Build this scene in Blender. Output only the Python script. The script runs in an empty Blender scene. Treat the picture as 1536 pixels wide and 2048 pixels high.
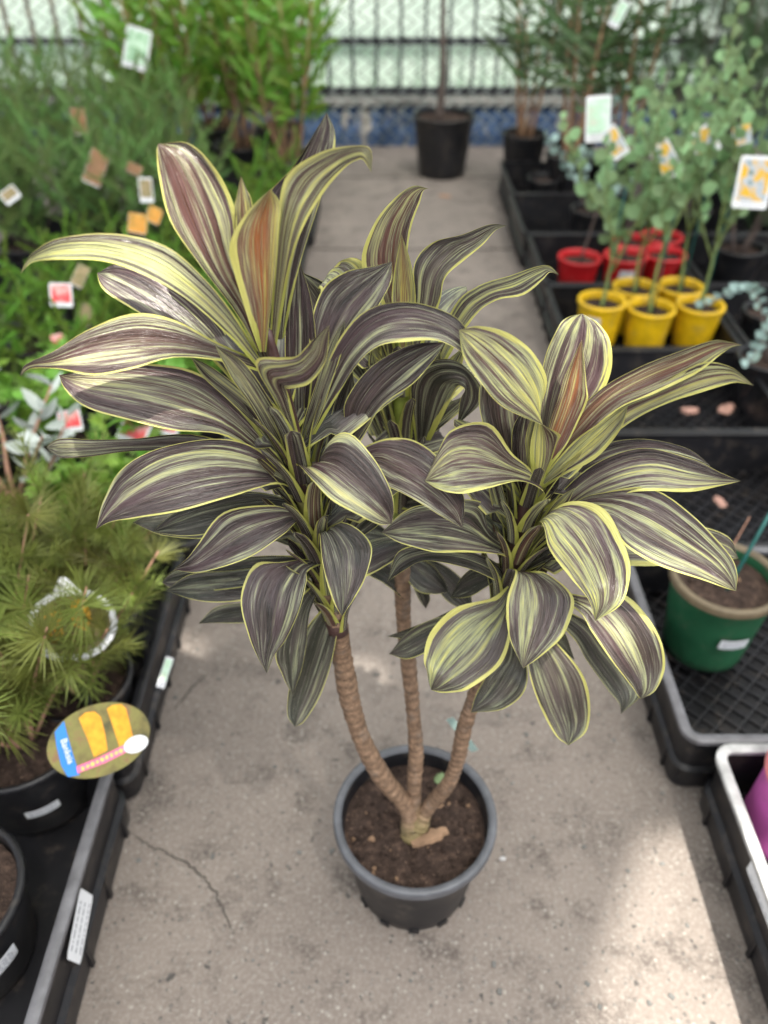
import bpy, bmesh, math, random
from mathutils import Vector, Matrix, Quaternion
R = math.radians
S = bpy.context.scene
COL = S.collection
rnd = random.Random(7)

# ------------------------------------------------------------------ camera
CAM_H, PITCH, FPX = 1.50, R(39.0), 1620.0
cam_data = bpy.data.cameras.new('camera')
cam = bpy.data.objects.new('camera', cam_data); COL.objects.link(cam)
cam.location = (0, 0, CAM_H)
cam.rotation_euler = (R(90) - PITCH, 0, 0)
cam_data.sensor_fit = 'HORIZONTAL'; cam_data.sensor_width = 36
cam_data.lens = 36 * FPX / 1536
cam_data.clip_start = 0.05; cam_data.clip_end = 200
cam_data.dof.use_dof = True
cam_data.dof.focus_distance = 0.90
cam_data.dof.aperture_fstop = 3.7
S.camera = cam
S.render.resolution_x, S.render.resolution_y = 768, 1024

# ------------------------------------------------------------------ sky and sun
SUN_EL, SUN_AZ = R(64), R(150)            # azimuth measured from +Y (away from camera) towards +X
w = bpy.data.worlds.new('World'); S.world = w; w.use_nodes = True
nt = w.node_tree; nt.nodes.clear()
out = nt.nodes.new('ShaderNodeOutputWorld'); bg = nt.nodes.new('ShaderNodeBackground')
sky = nt.nodes.new('ShaderNodeTexSky'); sky.sky_type = 'NISHITA'; sky.sun_disc = False
sky.sun_elevation = SUN_EL; sky.sun_rotation = SUN_AZ
sky.air_density = 1.0; sky.dust_density = 4.0; sky.ozone_density = 1.0
hs = nt.nodes.new('ShaderNodeHueSaturation'); hs.inputs['Saturation'].default_value = 0.22
nt.links.new(sky.outputs[0], hs.inputs['Color']); nt.links.new(hs.outputs[0], bg.inputs[0])
bg.inputs[1].default_value = 0.15
nt.links.new(bg.outputs[0], out.inputs[0])
sd = bpy.data.lights.new('sun', 'SUN'); sd.energy = 5.0; sd.angle = R(0.9); sd.color = (1.0, 0.95, 0.86)
sun = bpy.data.objects.new('sun', sd); COL.objects.link(sun)
sdir = Vector((math.sin(SUN_AZ) * math.cos(SUN_EL), math.cos(SUN_AZ) * math.cos(SUN_EL), math.sin(SUN_EL)))
sun.rotation_euler = sdir.to_track_quat('Z', 'Y').to_euler()
sun.location = sdir * 20
S.view_settings.view_transform = 'Standard'; S.view_settings.look = 'None'
S.view_settings.gamma = 1.0; S.view_settings.exposure = 1.22
S.view_settings.use_curve_mapping = False

# ------------------------------------------------------------------ survey helpers (turn a sighting into a world point)
CP, SP = math.cos(PITCH), math.sin(PITCH)
def ray(px, py):
    a, b = (px - 768) / FPX, (py - 1024) / FPX
    return Vector((a, CP - b * SP, -SP - b * CP))
def atY(px, py, Y):
    r = ray(px, py); t = Y / r.y
    return Vector((r.x * t, Y, CAM_H + r.z * t))
def atZ(px, py, z=0.0):
    r = ray(px, py); t = (z - CAM_H) / r.z
    return Vector((r.x * t, r.y * t, z))

# ------------------------------------------------------------------ scene helpers
def tag(o, label=None, cat=None, group=None, kind=None):
    if label: o['label'] = label
    if cat: o['category'] = cat
    if group: o['group'] = group
    if kind: o['kind'] = kind
    return o
def empty(name, loc, label, cat, group=None):
    o = bpy.data.objects.new(name, None); COL.objects.link(o); o.location = loc
    o.empty_display_size = 0.05
    return tag(o, label, cat, group)
def add(name, mesh, parent=None, loc=(0, 0, 0), quat=None, scale=None):
    o = bpy.data.objects.new(name, mesh); COL.objects.link(o)
    if parent: o.parent = parent
    o.location = loc
    if quat is not None:
        o.rotation_mode = 'QUATERNION'; o.rotation_quaternion = quat
    if scale is not None:
        o.scale = (scale,) * 3 if isinstance(scale, (int, float)) else scale
    return o
class MB:
    def __init__(s): s.v, s.f, s.uv = [], [], []
    def quad_grid(s, rows, closed=False, uvs=None):
        b = len(s.v); n = len(rows[0])
        for r in rows: s.v.extend(tuple(p) for p in r)
        m = n if closed else n - 1
        for i in range(len(rows) - 1):
            for j in range(m):
                j2 = (j + 1) % n
                s.f.append((b + i * n + j, b + i * n + j2, b + (i + 1) * n + j2, b + (i + 1) * n + j))
        return b
    def box(s, c, size, rot=None):
        b = len(s.v); hx, hy, hz = [d / 2 for d in size]
        for x, y, z in ((-1,-1,-1),(1,-1,-1),(1,1,-1),(-1,1,-1),(-1,-1,1),(1,-1,1),(1,1,1),(-1,1,1)):
            p = Vector((x * hx, y * hy, z * hz))
            if rot: p = rot @ p
            s.v.append(tuple(p + Vector(c)))
        for q in ((0,3,2,1),(4,5,6,7),(0,1,5,4),(1,2,6,5),(2,3,7,6),(3,0,4,7)):
            s.f.append(tuple(b + i for i in q))
    def tube(s, pts, rad, n=8, cap=True):
        pts = [Vector(p) for p in pts]
        if not isinstance(rad, (list, tuple)): rad = [rad] * len(pts)
        up = Vector((0.13, 0.21, 1)).normalized(); rows = []
        for i, p in enumerate(pts):
            t = (pts[min(i + 1, len(pts) - 1)] - pts[max(i - 1, 0)]).normalized()
            if abs(t.dot(up)) > 0.95: up = Vector((1, 0.2, 0.1)).normalized()
            a = (up - t * up.dot(t)).normalized(); c = t.cross(a); up = a
            rows.append([p + (a * math.cos(2 * math.pi * k / n) + c * math.sin(2 * math.pi * k / n)) * rad[i] for k in range(n)])
        b = s.quad_grid(rows, True)
        if cap:
            s.f.append(tuple(b + k for k in range(n))[::-1]); e = b + (len(rows) - 1) * n
            s.f.append(tuple(e + k for k in range(n)))
    def lathe(s, prof, n=40, c=(0, 0, 0)):
        rows = [[(c[0] + r * math.cos(2 * math.pi * k / n), c[1] + r * math.sin(2 * math.pi * k / n), c[2] + z) for k in range(n)] for r, z in prof]
        s.quad_grid(rows, True)
    def mesh(s, name, mat, smooth=True, sharp=None):
        me = bpy.data.meshes.new(name); me.from_pydata(s.v, [], s.f)
        if s.uv:
            ul = me.uv_layers.new(name='UVMap')
            for li, l in enumerate(me.loops): ul.data[li].uv = s.uv[l.vertex_index]
        me.materials.append(mat)
        if smooth: me.polygons.foreach_set('use_smooth', [True] * len(me.polygons))
        if smooth and sharp:
            me.set_sharp_from_angle(angle=R(sharp))
        me.update(); return me
def crom(pts, t):
    n = len(pts) - 1; x = t * n; i = min(int(x), n - 1); u = x - i
    p1, p2 = pts[i], pts[i + 1]
    p0 = pts[i - 1] if i > 0 else p1 * 2 - p2
    p3 = pts[i + 2] if i + 2 <= n else p2 * 2 - p1
    return 0.5 * ((2 * p1) + (p2 - p0) * u + (2 * p0 - 5 * p1 + 4 * p2 - p3) * u * u + (3 * p1 - p0 - 3 * p2 + p3) * u ** 3)

# ------------------------------------------------------------------ materials
class NT:
    def __init__(s, name):
        s.m = bpy.data.materials.new(name); s.m.use_nodes = True
        s.t = s.m.node_tree; s.t.nodes.clear()
        s.out = s.n('ShaderNodeOutputMaterial')
    def n(s, typ, **kw):
        nd = s.t.nodes.new(typ)
        for k, v in kw.items(): setattr(nd, k, v)
        return nd
    def l(s, a, b): s.t.links.new(a, b)
    def put(s, sock, v):
        if isinstance(v, bpy.types.NodeSocket): s.l(v, sock)
        else: sock.default_value = v
    def math(s, op, a, b=None, c=None, clamp=False):
        nd = s.n('ShaderNodeMath', operation=op, use_clamp=clamp)
        s.put(nd.inputs[0], a)
        if b is not None: s.put(nd.inputs[1], b)
        if c is not None: s.put(nd.inputs[2], c)
        return nd.outputs[0]
    def noise(s, vec, scale, detail=3, rough=0.5):
        nd = s.n('ShaderNodeTexNoise'); s.put(nd.inputs['Vector'], vec)
        nd.inputs['Scale'].default_value = scale; nd.inputs['Detail'].default_value = detail
        nd.inputs['Roughness'].default_value = rough
        return nd.outputs['Fac']
    def ramp(s, fac, stops):
        nd = s.n('ShaderNodeValToRGB'); s.put(nd.inputs[0], fac)
        cr = nd.color_ramp
        while len(cr.elements) < len(stops): cr.elements.new(0.5)
        for e, (p, c) in zip(cr.elements, stops): e.position = p; e.color = (*c, 1)
        return nd.outputs[0]
    def mix(s, fac, a, b, blend='MIX'):
        nd = s.n('ShaderNodeMix', data_type='RGBA', blend_type=blend)
        s.put(nd.inputs[0], fac)
        for i, v in ((6, a), (7, b)):
            s.put(nd.inputs[i], (*v, 1) if isinstance(v, tuple) and len(v) == 3 else v)
        return nd.outputs[2]
    def smooth(s, v, lo, hi):
        nd = s.n('ShaderNodeMapRange', interpolation_type='SMOOTHSTEP'); s.put(nd.inputs[0], v)
        nd.inputs[1].default_value = lo; nd.inputs[2].default_value = hi
        return nd.outputs[0]
    def bump(s, h, strength, dist):
        nd = s.n('ShaderNodeBump'); nd.inputs['Strength'].default_value = strength
        nd.inputs['Distance'].default_value = dist; s.l(h, nd.inputs['Height']); return nd.outputs[0]
    def surf(s, color, rough=0.5, normal=None, spec=0.5, trans=0.0, tcol=None, metal=0.0):
        p = s.n('ShaderNodeBsdfPrincipled')
        s.put(p.inputs['Base Color'], (*color, 1) if isinstance(color, tuple) else color)
        s.put(p.inputs['Roughness'], rough); s.put(p.inputs['Specular IOR Level'], spec)
        p.inputs['Metallic'].default_value = metal
        if normal: s.l(normal, p.inputs['Normal'])
        o = p.outputs[0]
        if trans:
            t = s.n('ShaderNodeBsdfTranslucent')
            s.put(t.inputs[0], tcol if tcol is not None else ((*color, 1) if isinstance(color, tuple) else color))
            mx = s.n('ShaderNodeMixShader'); mx.inputs[0].default_value = trans
            s.l(o, mx.inputs[1]); s.l(t.outputs[0], mx.inputs[2]); o = mx.outputs[0]
        s.l(o, s.out.inputs[0]); return s.m
    def obj(s): return s.n('ShaderNodeTexCoord').outputs['Object']
    def gen(s): return s.n('ShaderNodeNewGeometry').outputs['Position']

def plain(name, col, rough=0.5, var=0.25, scale=14, spec=0.5, bump=0.0, trans=0.0, objvar=0.0, dirt=0.0):
    m = NT(name); o = m.obj()
    f = m.noise(o, scale, 4, 0.6)
    dark = tuple(c * (1 - var) for c in col); lite = tuple(min(1, c * (1 + var)) for c in col)
    c = m.ramp(f, [(0.3, dark), (0.7, lite)])
    if objvar:
        oi = m.n('ShaderNodeObjectInfo')
        hsv = m.n('ShaderNodeHueSaturation'); m.l(c, hsv.inputs['Color'])
        m.l(m.math('MULTIPLY_ADD', oi.outputs['Random'], objvar, 1 - objvar * 0.5), hsv.inputs['Value'])
        m.l(m.math('MULTIPLY_ADD', oi.outputs['Random'], 0.05, 0.475), hsv.inputs['Hue'])
        c = hsv.outputs[0]
    if dirt:
        d = m.smooth(m.noise(m.gen(), 21, 6, 0.72), 0.50, 0.72)
        c = m.mix(m.math('MULTIPLY', d, dirt), c, (0.15, 0.12, 0.095))
    nrm = m.bump(m.noise(o, scale * 8, 3), bump, 0.002) if bump else None
    return m.surf(c, rough, nrm, spec, trans)

def leaf_material():
    m = NT('striped_leaf')
    uv = m.n('ShaderNodeUVMap').outputs[0]
    sep = m.n('ShaderNodeSeparateXYZ'); m.l(uv, sep.inputs[0]); u, v = sep.outputs[0], sep.outputs[1]
    oi = m.n('ShaderNodeObjectInfo')
    sc = m.n('ShaderNodeSeparateColor'); m.l(oi.outputs['Color'], sc.inputs[0])
    yel, warm, grn = sc.outputs[0], sc.outputs[1], sc.outputs[2]
    seed = m.math('MULTIPLY', oi.outputs['Random'], 60)
    c = m.math('MULTIPLY', m.math('ABSOLUTE', m.math('SUBTRACT', u, 0.5)), 2.0)
    def band(fu, fv, off, detail):
        cb = m.n('ShaderNodeCombineXYZ')
        m.l(m.math('MULTIPLY', u, fu), cb.inputs[0]); m.l(m.math('MULTIPLY', v, fv), cb.inputs[1])
        m.l(m.math('ADD', seed, off), cb.inputs[2])
        return m.noise(cb.outputs[0], 1.0, detail, 0.6)
    n1 = band(6, 0.9, 0, 2); n2 = band(24, 2.4, 9, 3); n3 = band(80, 6.0, 17, 3); n4 = band(2.2, 1.6, 31, 2)
    st = m.math('ADD', m.math('MULTIPLY', n1, 0.46), m.math('MULTIPLY', n2, 0.30))
    st = m.math('ADD', st, m.math('MULTIPLY', n3, 0.24))
    st = m.math('MULTIPLY_ADD', m.math('SUBTRACT', st, 0.5), 2.8, 0.5)
    st = m.math('ADD', st, m.math('MULTIPLY_ADD', yel, 0.30, -0.10))
    col = m.ramp(st, [(0.22, (0.018, 0.009, 0.009)), (0.43, (0.058, 0.032, 0.032)), (0.53, (0.115, 0.090, 0.076)),
                      (0.62, (0.27, 0.28, 0.17)), (0.76, (0.48, 0.50, 0.21)), (0.90, (0.70, 0.67, 0.18))])
    hsv = m.n('ShaderNodeHueSaturation'); m.l(col, hsv.inputs['Color']); m.l(m.math('MULTIPLY_ADD', yel, 0.50, 0.68, clamp=True), hsv.inputs['Saturation']); col = hsv.outputs[0]
    # plum cast in broad patches, grass-green cast for old leaves, wine-red streaks in young ones
    col = m.mix(m.math('MULTIPLY', m.smooth(n4, 0.46, 0.62), 0.45), col, m.mix(0.6, col, (0.14, 0.072, 0.098)))
    col = m.mix(m.math('MULTIPLY', grn, 0.7), col, m.mix(0.45, col, (0.065, 0.10, 0.055)))
    mid = m.math('SUBTRACT', 1.0, m.smooth(c, 0.0, 0.9))
    wf = m.math('MULTIPLY', warm, m.math('MULTIPLY_ADD', mid, 0.75, 0.15))
    wf = m.math('MULTIPLY', wf, m.math('MULTIPLY_ADD', m.smooth(n2, 0.38, 0.62), -0.75, 1.15), clamp=True)
    col = m.mix(wf, col, m.mix(n1, (0.56, 0.23, 0.05), (0.30, 0.05, 0.035)))
    # petiole: green-yellow flanks around a purple channel
    pet = m.math('SUBTRACT', 1.0, m.smooth(v, 0.02, 0.24))
    wob = m.math('MULTIPLY', m.math('SUBTRACT', n2, 0.5), 0.22)
    cw = m.math('ADD', c, wob)
    cw = m.math('ADD', cw, m.math('MULTIPLY', m.math('SUBTRACT', n4, 0.5), 0.30))
    cw = m.math('ADD', cw, m.math('MULTIPLY', pet, 0.36))
    cw = m.math('ADD', cw, m.math('MULTIPLY_ADD', yel, 0.17, -0.06))
    mar = m.smooth(cw, 0.925, 0.965)
    mar = m.math('MAXIMUM', mar, m.smooth(c, 0.955, 0.975))
    mcol = m.mix(n3, (0.68, 0.63, 0.21), (0.55, 0.56, 0.13))
    mcol = m.mix(m.math('MULTIPLY', pet, 0.7), mcol, (0.46, 0.50, 0.07))
    col = m.mix(mar, col, mcol)
    rib = m.math('SUBTRACT', 1.0, m.smooth(c, 0.0, 0.03))
    col = m.mix(m.math('MULTIPLY', rib, 0.22), col, (0.30, 0.33, 0.18))
    h = m.math('ADD', m.math('MULTIPLY', n3, 0.7), m.math('MULTIPLY', n2, 1.0))
    rough = m.math('MULTIPLY_ADD', n2, 0.18, 0.16)
    return m.surf(col, rough, m.bump(h, 1.0, 0.0030), 0.95, 0.10)

def concrete():
    m = NT('concrete'); p = m.gen()
    big = m.noise(p, 1.6, 4, 0.6); mid = m.noise(p, 9, 5, 0.65); fine = m.noise(p, 130, 3, 0.7)
    c = m.ramp(big, [(0.3, (0.138, 0.116, 0.103)), (0.7, (0.215, 0.183, 0.160))])
    c = m.mix(m.smooth(mid, 0.48, 0.72), c, (0.078, 0.064, 0.057))
    v = m.n('ShaderNodeTexVoronoi'); m.l(p, v.inputs['Vector']); v.inputs['Scale'].default_value = 78
    sp = m.math('SUBTRACT', 1.0, m.smooth(v.outputs['Distance'], 0.15, 0.35))
    hue = m.n('ShaderNodeSeparateColor'); m.l(v.outputs['Color'], hue.inputs[0])
    stone = m.ramp(hue.outputs[0], [(0.0, (0.06, 0.057, 0.055)), (0.45, (0.17, 0.155, 0.142)), (0.75, (0.24, 0.22, 0.195)), (0.97, (0.30, 0.28, 0.25))])
    c = m.mix(m.math('MULTIPLY', sp, 0.85), c, stone)
    c = m.mix(m.math('MULTIPLY', m.smooth(fine, 0.42, 0.70), 0.5), c, (0.29, 0.265, 0.235))
    pits = m.noise(p, 34, 2, 0.5)
    c = m.mix(m.smooth(pits, 0.68, 0.74), c, (0.065, 0.06, 0.056))
    h = m.math('ADD', m.math('MULTIPLY', fine, 0.5), m.math('MULTIPLY', sp, 0.5))
    return m.surf(c, 0.85, m.bump(h, 0.5, 0.003), 0.3)

def soil_mat():
    m = NT('potting_mix'); p = m.gen()
    a = m.noise(p, 55, 4, 0.7); b = m.noise(p, 210, 2, 0.6)
    c = m.ramp(a, [(0.3, (0.018, 0.012, 0.010)), (0.55, (0.050, 0.033, 0.026)), (0.75, (0.12, 0.078, 0.058))])
    c = m.mix(m.smooth(b, 0.62, 0.72), c, (0.17, 0.115, 0.085))
    return m.surf(c, 0.9, m.bump(m.math('ADD', a, b), 0.9, 0.006), 0.2)

def bark_mat():
    m = NT('ringed_cane'); uv = m.n('ShaderNodeUVMap').outputs[0]
    sep = m.n('ShaderNodeSeparateXYZ'); m.l(uv, sep.inputs[0])
    o = m.gen(); f = m.noise(o, 90, 4, 0.7)
    c = m.ramp(f, [(0.3, (0.10, 0.066, 0.044)), (0.55, (0.24, 0.155, 0.10)), (0.75, (0.36, 0.25, 0.17))])
    rg = m.n('ShaderNodeTexWave', wave_type='BANDS', bands_direction='Y'); m.l(uv, rg.inputs[0]); rg.inputs['Scale'].default_value = 15; rg.inputs['Distortion'].default_value = 3.0; rg.inputs['Detail'].default_value = 2; rg.inputs['Detail Scale'].default_value = 3
    c = m.mix(m.math('MULTIPLY', m.smooth(rg.outputs['Fac'], 0.50, 0.9), 0.38), c, (0.055, 0.036, 0.026))
    g = m.noise(o, 18, 3, 0.6)
    c = m.mix(m.math('MULTIPLY', m.smooth(m.noise(o, 42, 4, 0.7), 0.52, 0.66), 0.55), c, (0.15, 0.125, 0.105))
    top = m.smooth(sep.outputs[1], 0.80, 0.98)
    c = m.mix(m.math('MULTIPLY', top, m.smooth(g, 0.35, 0.6)), c, (0.20, 0.19, 0.06))
    base = m.math('SUBTRACT', 1.0, m.smooth(sep.outputs[1], 0.0, 0.10))
    c = m.mix(m.math('MULTIPLY', base, 0.7), c, (0.24, 0.20, 0.085))
    return m.surf(c, 0.75, m.bump(f, 0.5, 0.002), 0.3)

def peel_wall():
    m = NT('peeling_blue_paint'); p = m.gen()
    mp = m.n('ShaderNodeMapping'); m.l(p, mp.inputs[0]); mp.inputs['Scale'].default_value = (5, 5, 1.6)
    a = m.noise(mp.outputs[0], 2.2, 5, 0.65); b = m.noise(p, 9, 4, 0.6)
    c = m.ramp(b, [(0.3, (0.014, 0.034, 0.085)), (0.7, (0.03, 0.068, 0.15))])
    c = m.mix(m.smooth(a, 0.56, 0.64), c, (0.20, 0.19, 0.17))
    return m.surf(c, 0.7, m.bump(a, 0.3, 0.004))

def screen_mat():
    m = NT('pale_mint_screen'); p = m.gen()
    mp = m.n('ShaderNodeMapping'); m.l(p, mp.inputs[0]); mp.inputs['Scale'].default_value = (0.35, 1, 3.2)
    a = m.noise(mp.outputs[0], 1.6, 3, 0.5)
    c = m.ramp(a, [(0.32, (0.50, 0.61, 0.56)), (0.55, (0.66, 0.74, 0.705)), (0.75, (0.74, 0.80, 0.77))])
    return m.surf(c, 0.8, None, 0.2, 0.5)

def print_mat(name, colors, scale, seed):
    m = NT(name); o = m.obj()
    mp = m.n('ShaderNodeMapping'); m.l(o, mp.inputs[0]); mp.inputs['Location'].default_value = (seed, seed * 0.7, seed * 1.3)
    f = m.noise(mp.outputs[0], scale, 4, 0.6)
    n = len(colors); st = [(0.30 + 0.40 * i / max(1, n - 1), c) for i, c in enumerate(colors)]
    return m.surf(m.ramp(f, st), 0.35, None, 0.5)

M = {}
M['leaf'] = leaf_material(); M['concrete'] = concrete(); M['soil'] = soil_mat(); M['bark'] = bark_mat()
M['black'] = plain('black_plastic', (0.009, 0.009, 0.011), 0.40, 0.35, 9, 0.35, 0.1, dirt=0.28)
M['pot'] = plain('charcoal_plastic', (0.012, 0.012, 0.014), 0.36, 0.3, 8, 0.4, 0.08, dirt=0.3)
M['mainpot'] = plain('charcoal_pot_plastic', (0.011, 0.011, 0.013), 0.42, 0.25, 8, 0.3, 0.06, dirt=0.32)
M['greyrim'] = plain('worn_grey_plastic', (0.11, 0.11, 0.12), 0.45, 0.3, 30, 0.5, 0.1)
M['whiterim'] = plain('scuffed_pale_plastic', (0.42, 0.42, 0.42), 0.5, 0.35, 25, 0.5, 0.1)
M['yellow'] = plain('yellow_plastic', (0.70, 0.44, 0.008), 0.38, 0.25, 14, dirt=0.45)
M['red'] = plain('red_plastic', (0.48, 0.012, 0.016), 0.38, 0.15, 6, dirt=0.4)
M['green'] = plain('dark_green_plastic', (0.018, 0.10, 0.045), 0.4, 0.25, 7, dirt=0.35)
M['greenrim'] = plain('dusty_rim_plastic', (0.13, 0.10, 0.06), 0.6, 0.35, 18)
M['pink'] = plain('pink_plastic', (0.60, 0.13, 0.44), 0.4, 0.15, 5, dirt=0.25)
M['salmon'] = plain('salmon_plastic', (0.72, 0.21, 0.22), 0.4, 0.15, 5)
M['white'] = plain('white_paper', (0.72, 0.74, 0.77), 0.6, 0.06, 10)
M['ink'] = plain('grey_ink', (0.22, 0.23, 0.27), 0.6, 0.2, 10)
M['teal'] = plain('teal_stake', (0.012, 0.11, 0.10), 0.4, 0.2)
M['steel'] = plain('galvanised_wire', (0.10, 0.12, 0.115), 0.5, 0.3, 20, 0.5)
M['fence'] = plain('black_painted_steel', (0.012, 0.013, 0.018), 0.45, 0.3, 10)
M['rust'] = plain('rusty_steel', (0.06, 0.035, 0.02), 0.7, 0.5, 12)
M['wood'] = plain('cut_stem_wood', (0.30, 0.175, 0.10), 0.7, 0.3, 25)
M['twig'] = plain('green_twig', (0.18, 0.24, 0.08), 0.6, 0.3, 25)
M['greytwig'] = plain('grey_brown_trunk', (0.10, 0.075, 0.065), 0.75, 0.35, 25)
M['pinktwig'] = plain('pink_brown_twig', (0.42, 0.23, 0.16), 0.65, 0.2, 25)
M['bark_chip'] = plain('bark_chip', (0.23, 0.145, 0.09), 0.8, 0.35, 40, 0.3, 0.4)
M['core'] = plain('maroon_sheath', (0.060, 0.030, 0.028), 0.42, 0.45, 40, 0.5, 0.3)
M['limecore'] = plain('lime_sheath', (0.22, 0.27, 0.05), 0.42, 0.3, 40, 0.5, 0.2)
M['f_bright'] = plain('bright_green_foliage', (0.15, 0.29, 0.035), 0.42, 0.35, 9, 0.4, 0, 0.35, 0.5)
M['f_olive'] = plain('olive_needle_foliage', (0.16, 0.185, 0.040), 0.5, 0.45, 9, 0.35, 0, 0.25, 0.9)
M['f_grev'] = plain('grevillea_foliage', (0.17, 0.28, 0.085), 0.55, 0.35, 9, 0.35, 0, 0.3, 0.5)
M['f_low'] = plain('low_green_foliage', (0.16, 0.29, 0.04), 0.5, 0.35, 9, 0.35, 0, 0.3, 0.6)
M['f_dark'] = plain('dark_green_foliage', (0.045, 0.085, 0.030), 0.45, 0.35, 9, 0.4, 0, 0.2, 0.5)
M['f_star'] = plain('lime_rosette_foliage', (0.17, 0.34, 0.045), 0.45, 0.3, 9, 0.4, 0, 0.3, 0.3)
M['f_euc'] = plain('grey_green_round_foliage', (0.25, 0.39, 0.19), 0.55, 0.3, 9, 0.35, 0, 0.3, 0.5)
M['f_blue'] = plain('blue_grey_foliage', (0.33, 0.47, 0.43), 0.6, 0.2, 9, 0.3, 0, 0.2, 0.3)
M['f_silver'] = plain('silver_foliage', (0.52, 0.58, 0.55), 0.6, 0.15, 9, 0.3, 0, 0.2, 0.3)
M['f_bamboo'] = plain('strap_foliage', (0.085, 0.145, 0.055), 0.45, 0.35, 9, 0.4, 0, 0.25, 0.7)
M['f_brown'] = plain('dry_leaf', (0.30, 0.17, 0.10), 0.7, 0.3, 20)
M['drypink'] = plain('faded_fallen_leaf', (0.42, 0.24, 0.19), 0.7, 0.3, 20)
M['lawn'] = plain('lawn', (0.16, 0.26, 0.05), 0.9, 0.4, 20)
M['wall'] = peel_wall(); M['screen'] = screen_mat()
M['cap'] = plain('weathered_coping', (0.12, 0.12, 0.115), 0.8, 0.4, 12, 0.3, 0.2)
M['dark_crack'] = plain('crack_dirt', (0.055, 0.048, 0.042), 0.95, 0.3, 30)

# ================================================================== SETTING
mb = MB(); mb.quad_grid([[(-8, -4, 0), (8, -4, 0)], [(-8, 5.75, 0), (8, 5.75, 0)]])
ground = tag(add('ground', mb.mesh('ground', M['concrete'])), kind='structure')
mb = MB(); mb.quad_grid([[(-60, 5.95, 0.09), (60, 5.95, 0.09)], [(-60, 90, 0.09), (60, 90, 0.09)]])
tag(add('lawn', mb.mesh('lawn', M['lawn'])), kind='structure')
# joints and cracks in the slab
def ribbon(name, pts, wd, mat, z, parent=None, jitter=0.0, seed=1):
    r_ = random.Random(seed); rows = []
    pts = [Vector((p[0], p[1], z)) for p in pts]
    N = 10 * (len(pts) - 1)
    for i in range(N + 1):
        t = i / N; p = crom(pts, t); q = crom(pts, min(1, t + 0.01)) - crom(pts, max(0, t - 0.01))
        s = Vector((-q.y, q.x, 0)).normalized()
        ww = wd * r_.uniform(0.35, 1.0) * (0.3 + 0.7 * math.sin(math.pi * min(1, max(0, t * 0.96 + 0.02))))
        p = p + s * r_.uniform(-jitter, jitter)
        rows.append([p - s * ww, p + s * ww])
    m_ = MB(); m_.quad_grid(rows); return add(name, m_.mesh(name, mat), parent)
crackA = [atZ(x, y) for x, y in ((255, 1660), (300, 1692), (345, 1712), (395, 1745), (430, 1785), (452, 1835), (470, 1870))]
ribbon('crack', crackA, 0.0024, M['dark_crack'], 0.002, ground, 0.003, 3)
ribbon('crack', [atZ(x, y) for x, y in ((350, 1420), (385, 1375), (415, 1350))], 0.003, M['dark_crack'], 0.002, ground, 0.002, 5)
for jy in (3.9, 5.05):
    j = MB(); j.box((0.1, jy, 0.001), (1.4, 0.012, 0.004)); add('expansion_joint', j.mesh('expansion_joint', M['dark_crack'], False), ground)

# ================================================================== MAIN PLANT
POT = atZ(830, 1628, 0.216); PX, PY = POT.x, POT.y
def pot_mesh(name, r, h, mat, base=0.74, n=48, rim=0.016, rimh=0.02, wall=0.004):
    b = r * base; m_ = MB()
    rb = r - rim * 0.45
    prof = [(0.001, 0.004), (b - 0.012, 0.004), (b - 0.010, 0.0), (b - 0.003, 0.0), (b, 0.004), (b + (rb - b) * 0.12, h * 0.12),
            (b + (rb - b) * 0.5, h * 0.5), (rb - 0.001, h - rimh - 0.003), (rb, h - rimh), (r - 0.003, h - rimh + 0.001), (r, h - rimh + 0.004), (r, h - 0.004),
            (r - 0.002, h - 0.001), (r - 0.005, h), (r - 0.010, h - 0.001), (r - 0.013, h - 0.005), (rb - wall - 0.004, h - 0.03), (b + 0.004, h * 0.25), (0.001, h * 0.25)]
    m_.lathe(prof, n); return m_.mesh(name, mat, True, 50)
def soil_mesh(name, r, z, seed, amp=0.006, n=28, mat=None):
    r_ = random.Random(seed); m_ = MB(); rows = []
    for i in range(9):
        q = r * (i / 8) + 0.0005
        rows.append([(q * math.cos(2 * math.pi * k / n), q * math.sin(2 * math.pi * k / n), z + (r_.uniform(-amp, amp) if 0 < i < 8 else 0)) for k in range(n)])
    m_.quad_grid(rows, True); return m_.mesh(name, mat or M['soil'])
plant = empty('potted_cordyline', (PX, PY, 0), 'tall potted cordyline with purple and lime striped leaves on three bare canes', 'plant')
pot = add('pot', pot_mesh('main_pot', 0.140, 0.216, M['mainpot'], 0.73, 72, 0.018, 0.022), plant)
m_ = MB(); m_.lathe([(0.1402, 0.1965), (0.1412, 0.199), (0.1414, 0.212), (0.1402, 0.2165), (0.136, 0.2176), (0.130, 0.2165), (0.1265, 0.2115)], 72); add('rim', m_.mesh('main_rim', plain('worn_rim_plastic', (0.085, 0.090, 0.102), 0.45, 0.3, 26, 0.5, 0.1)), pot)
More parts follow.
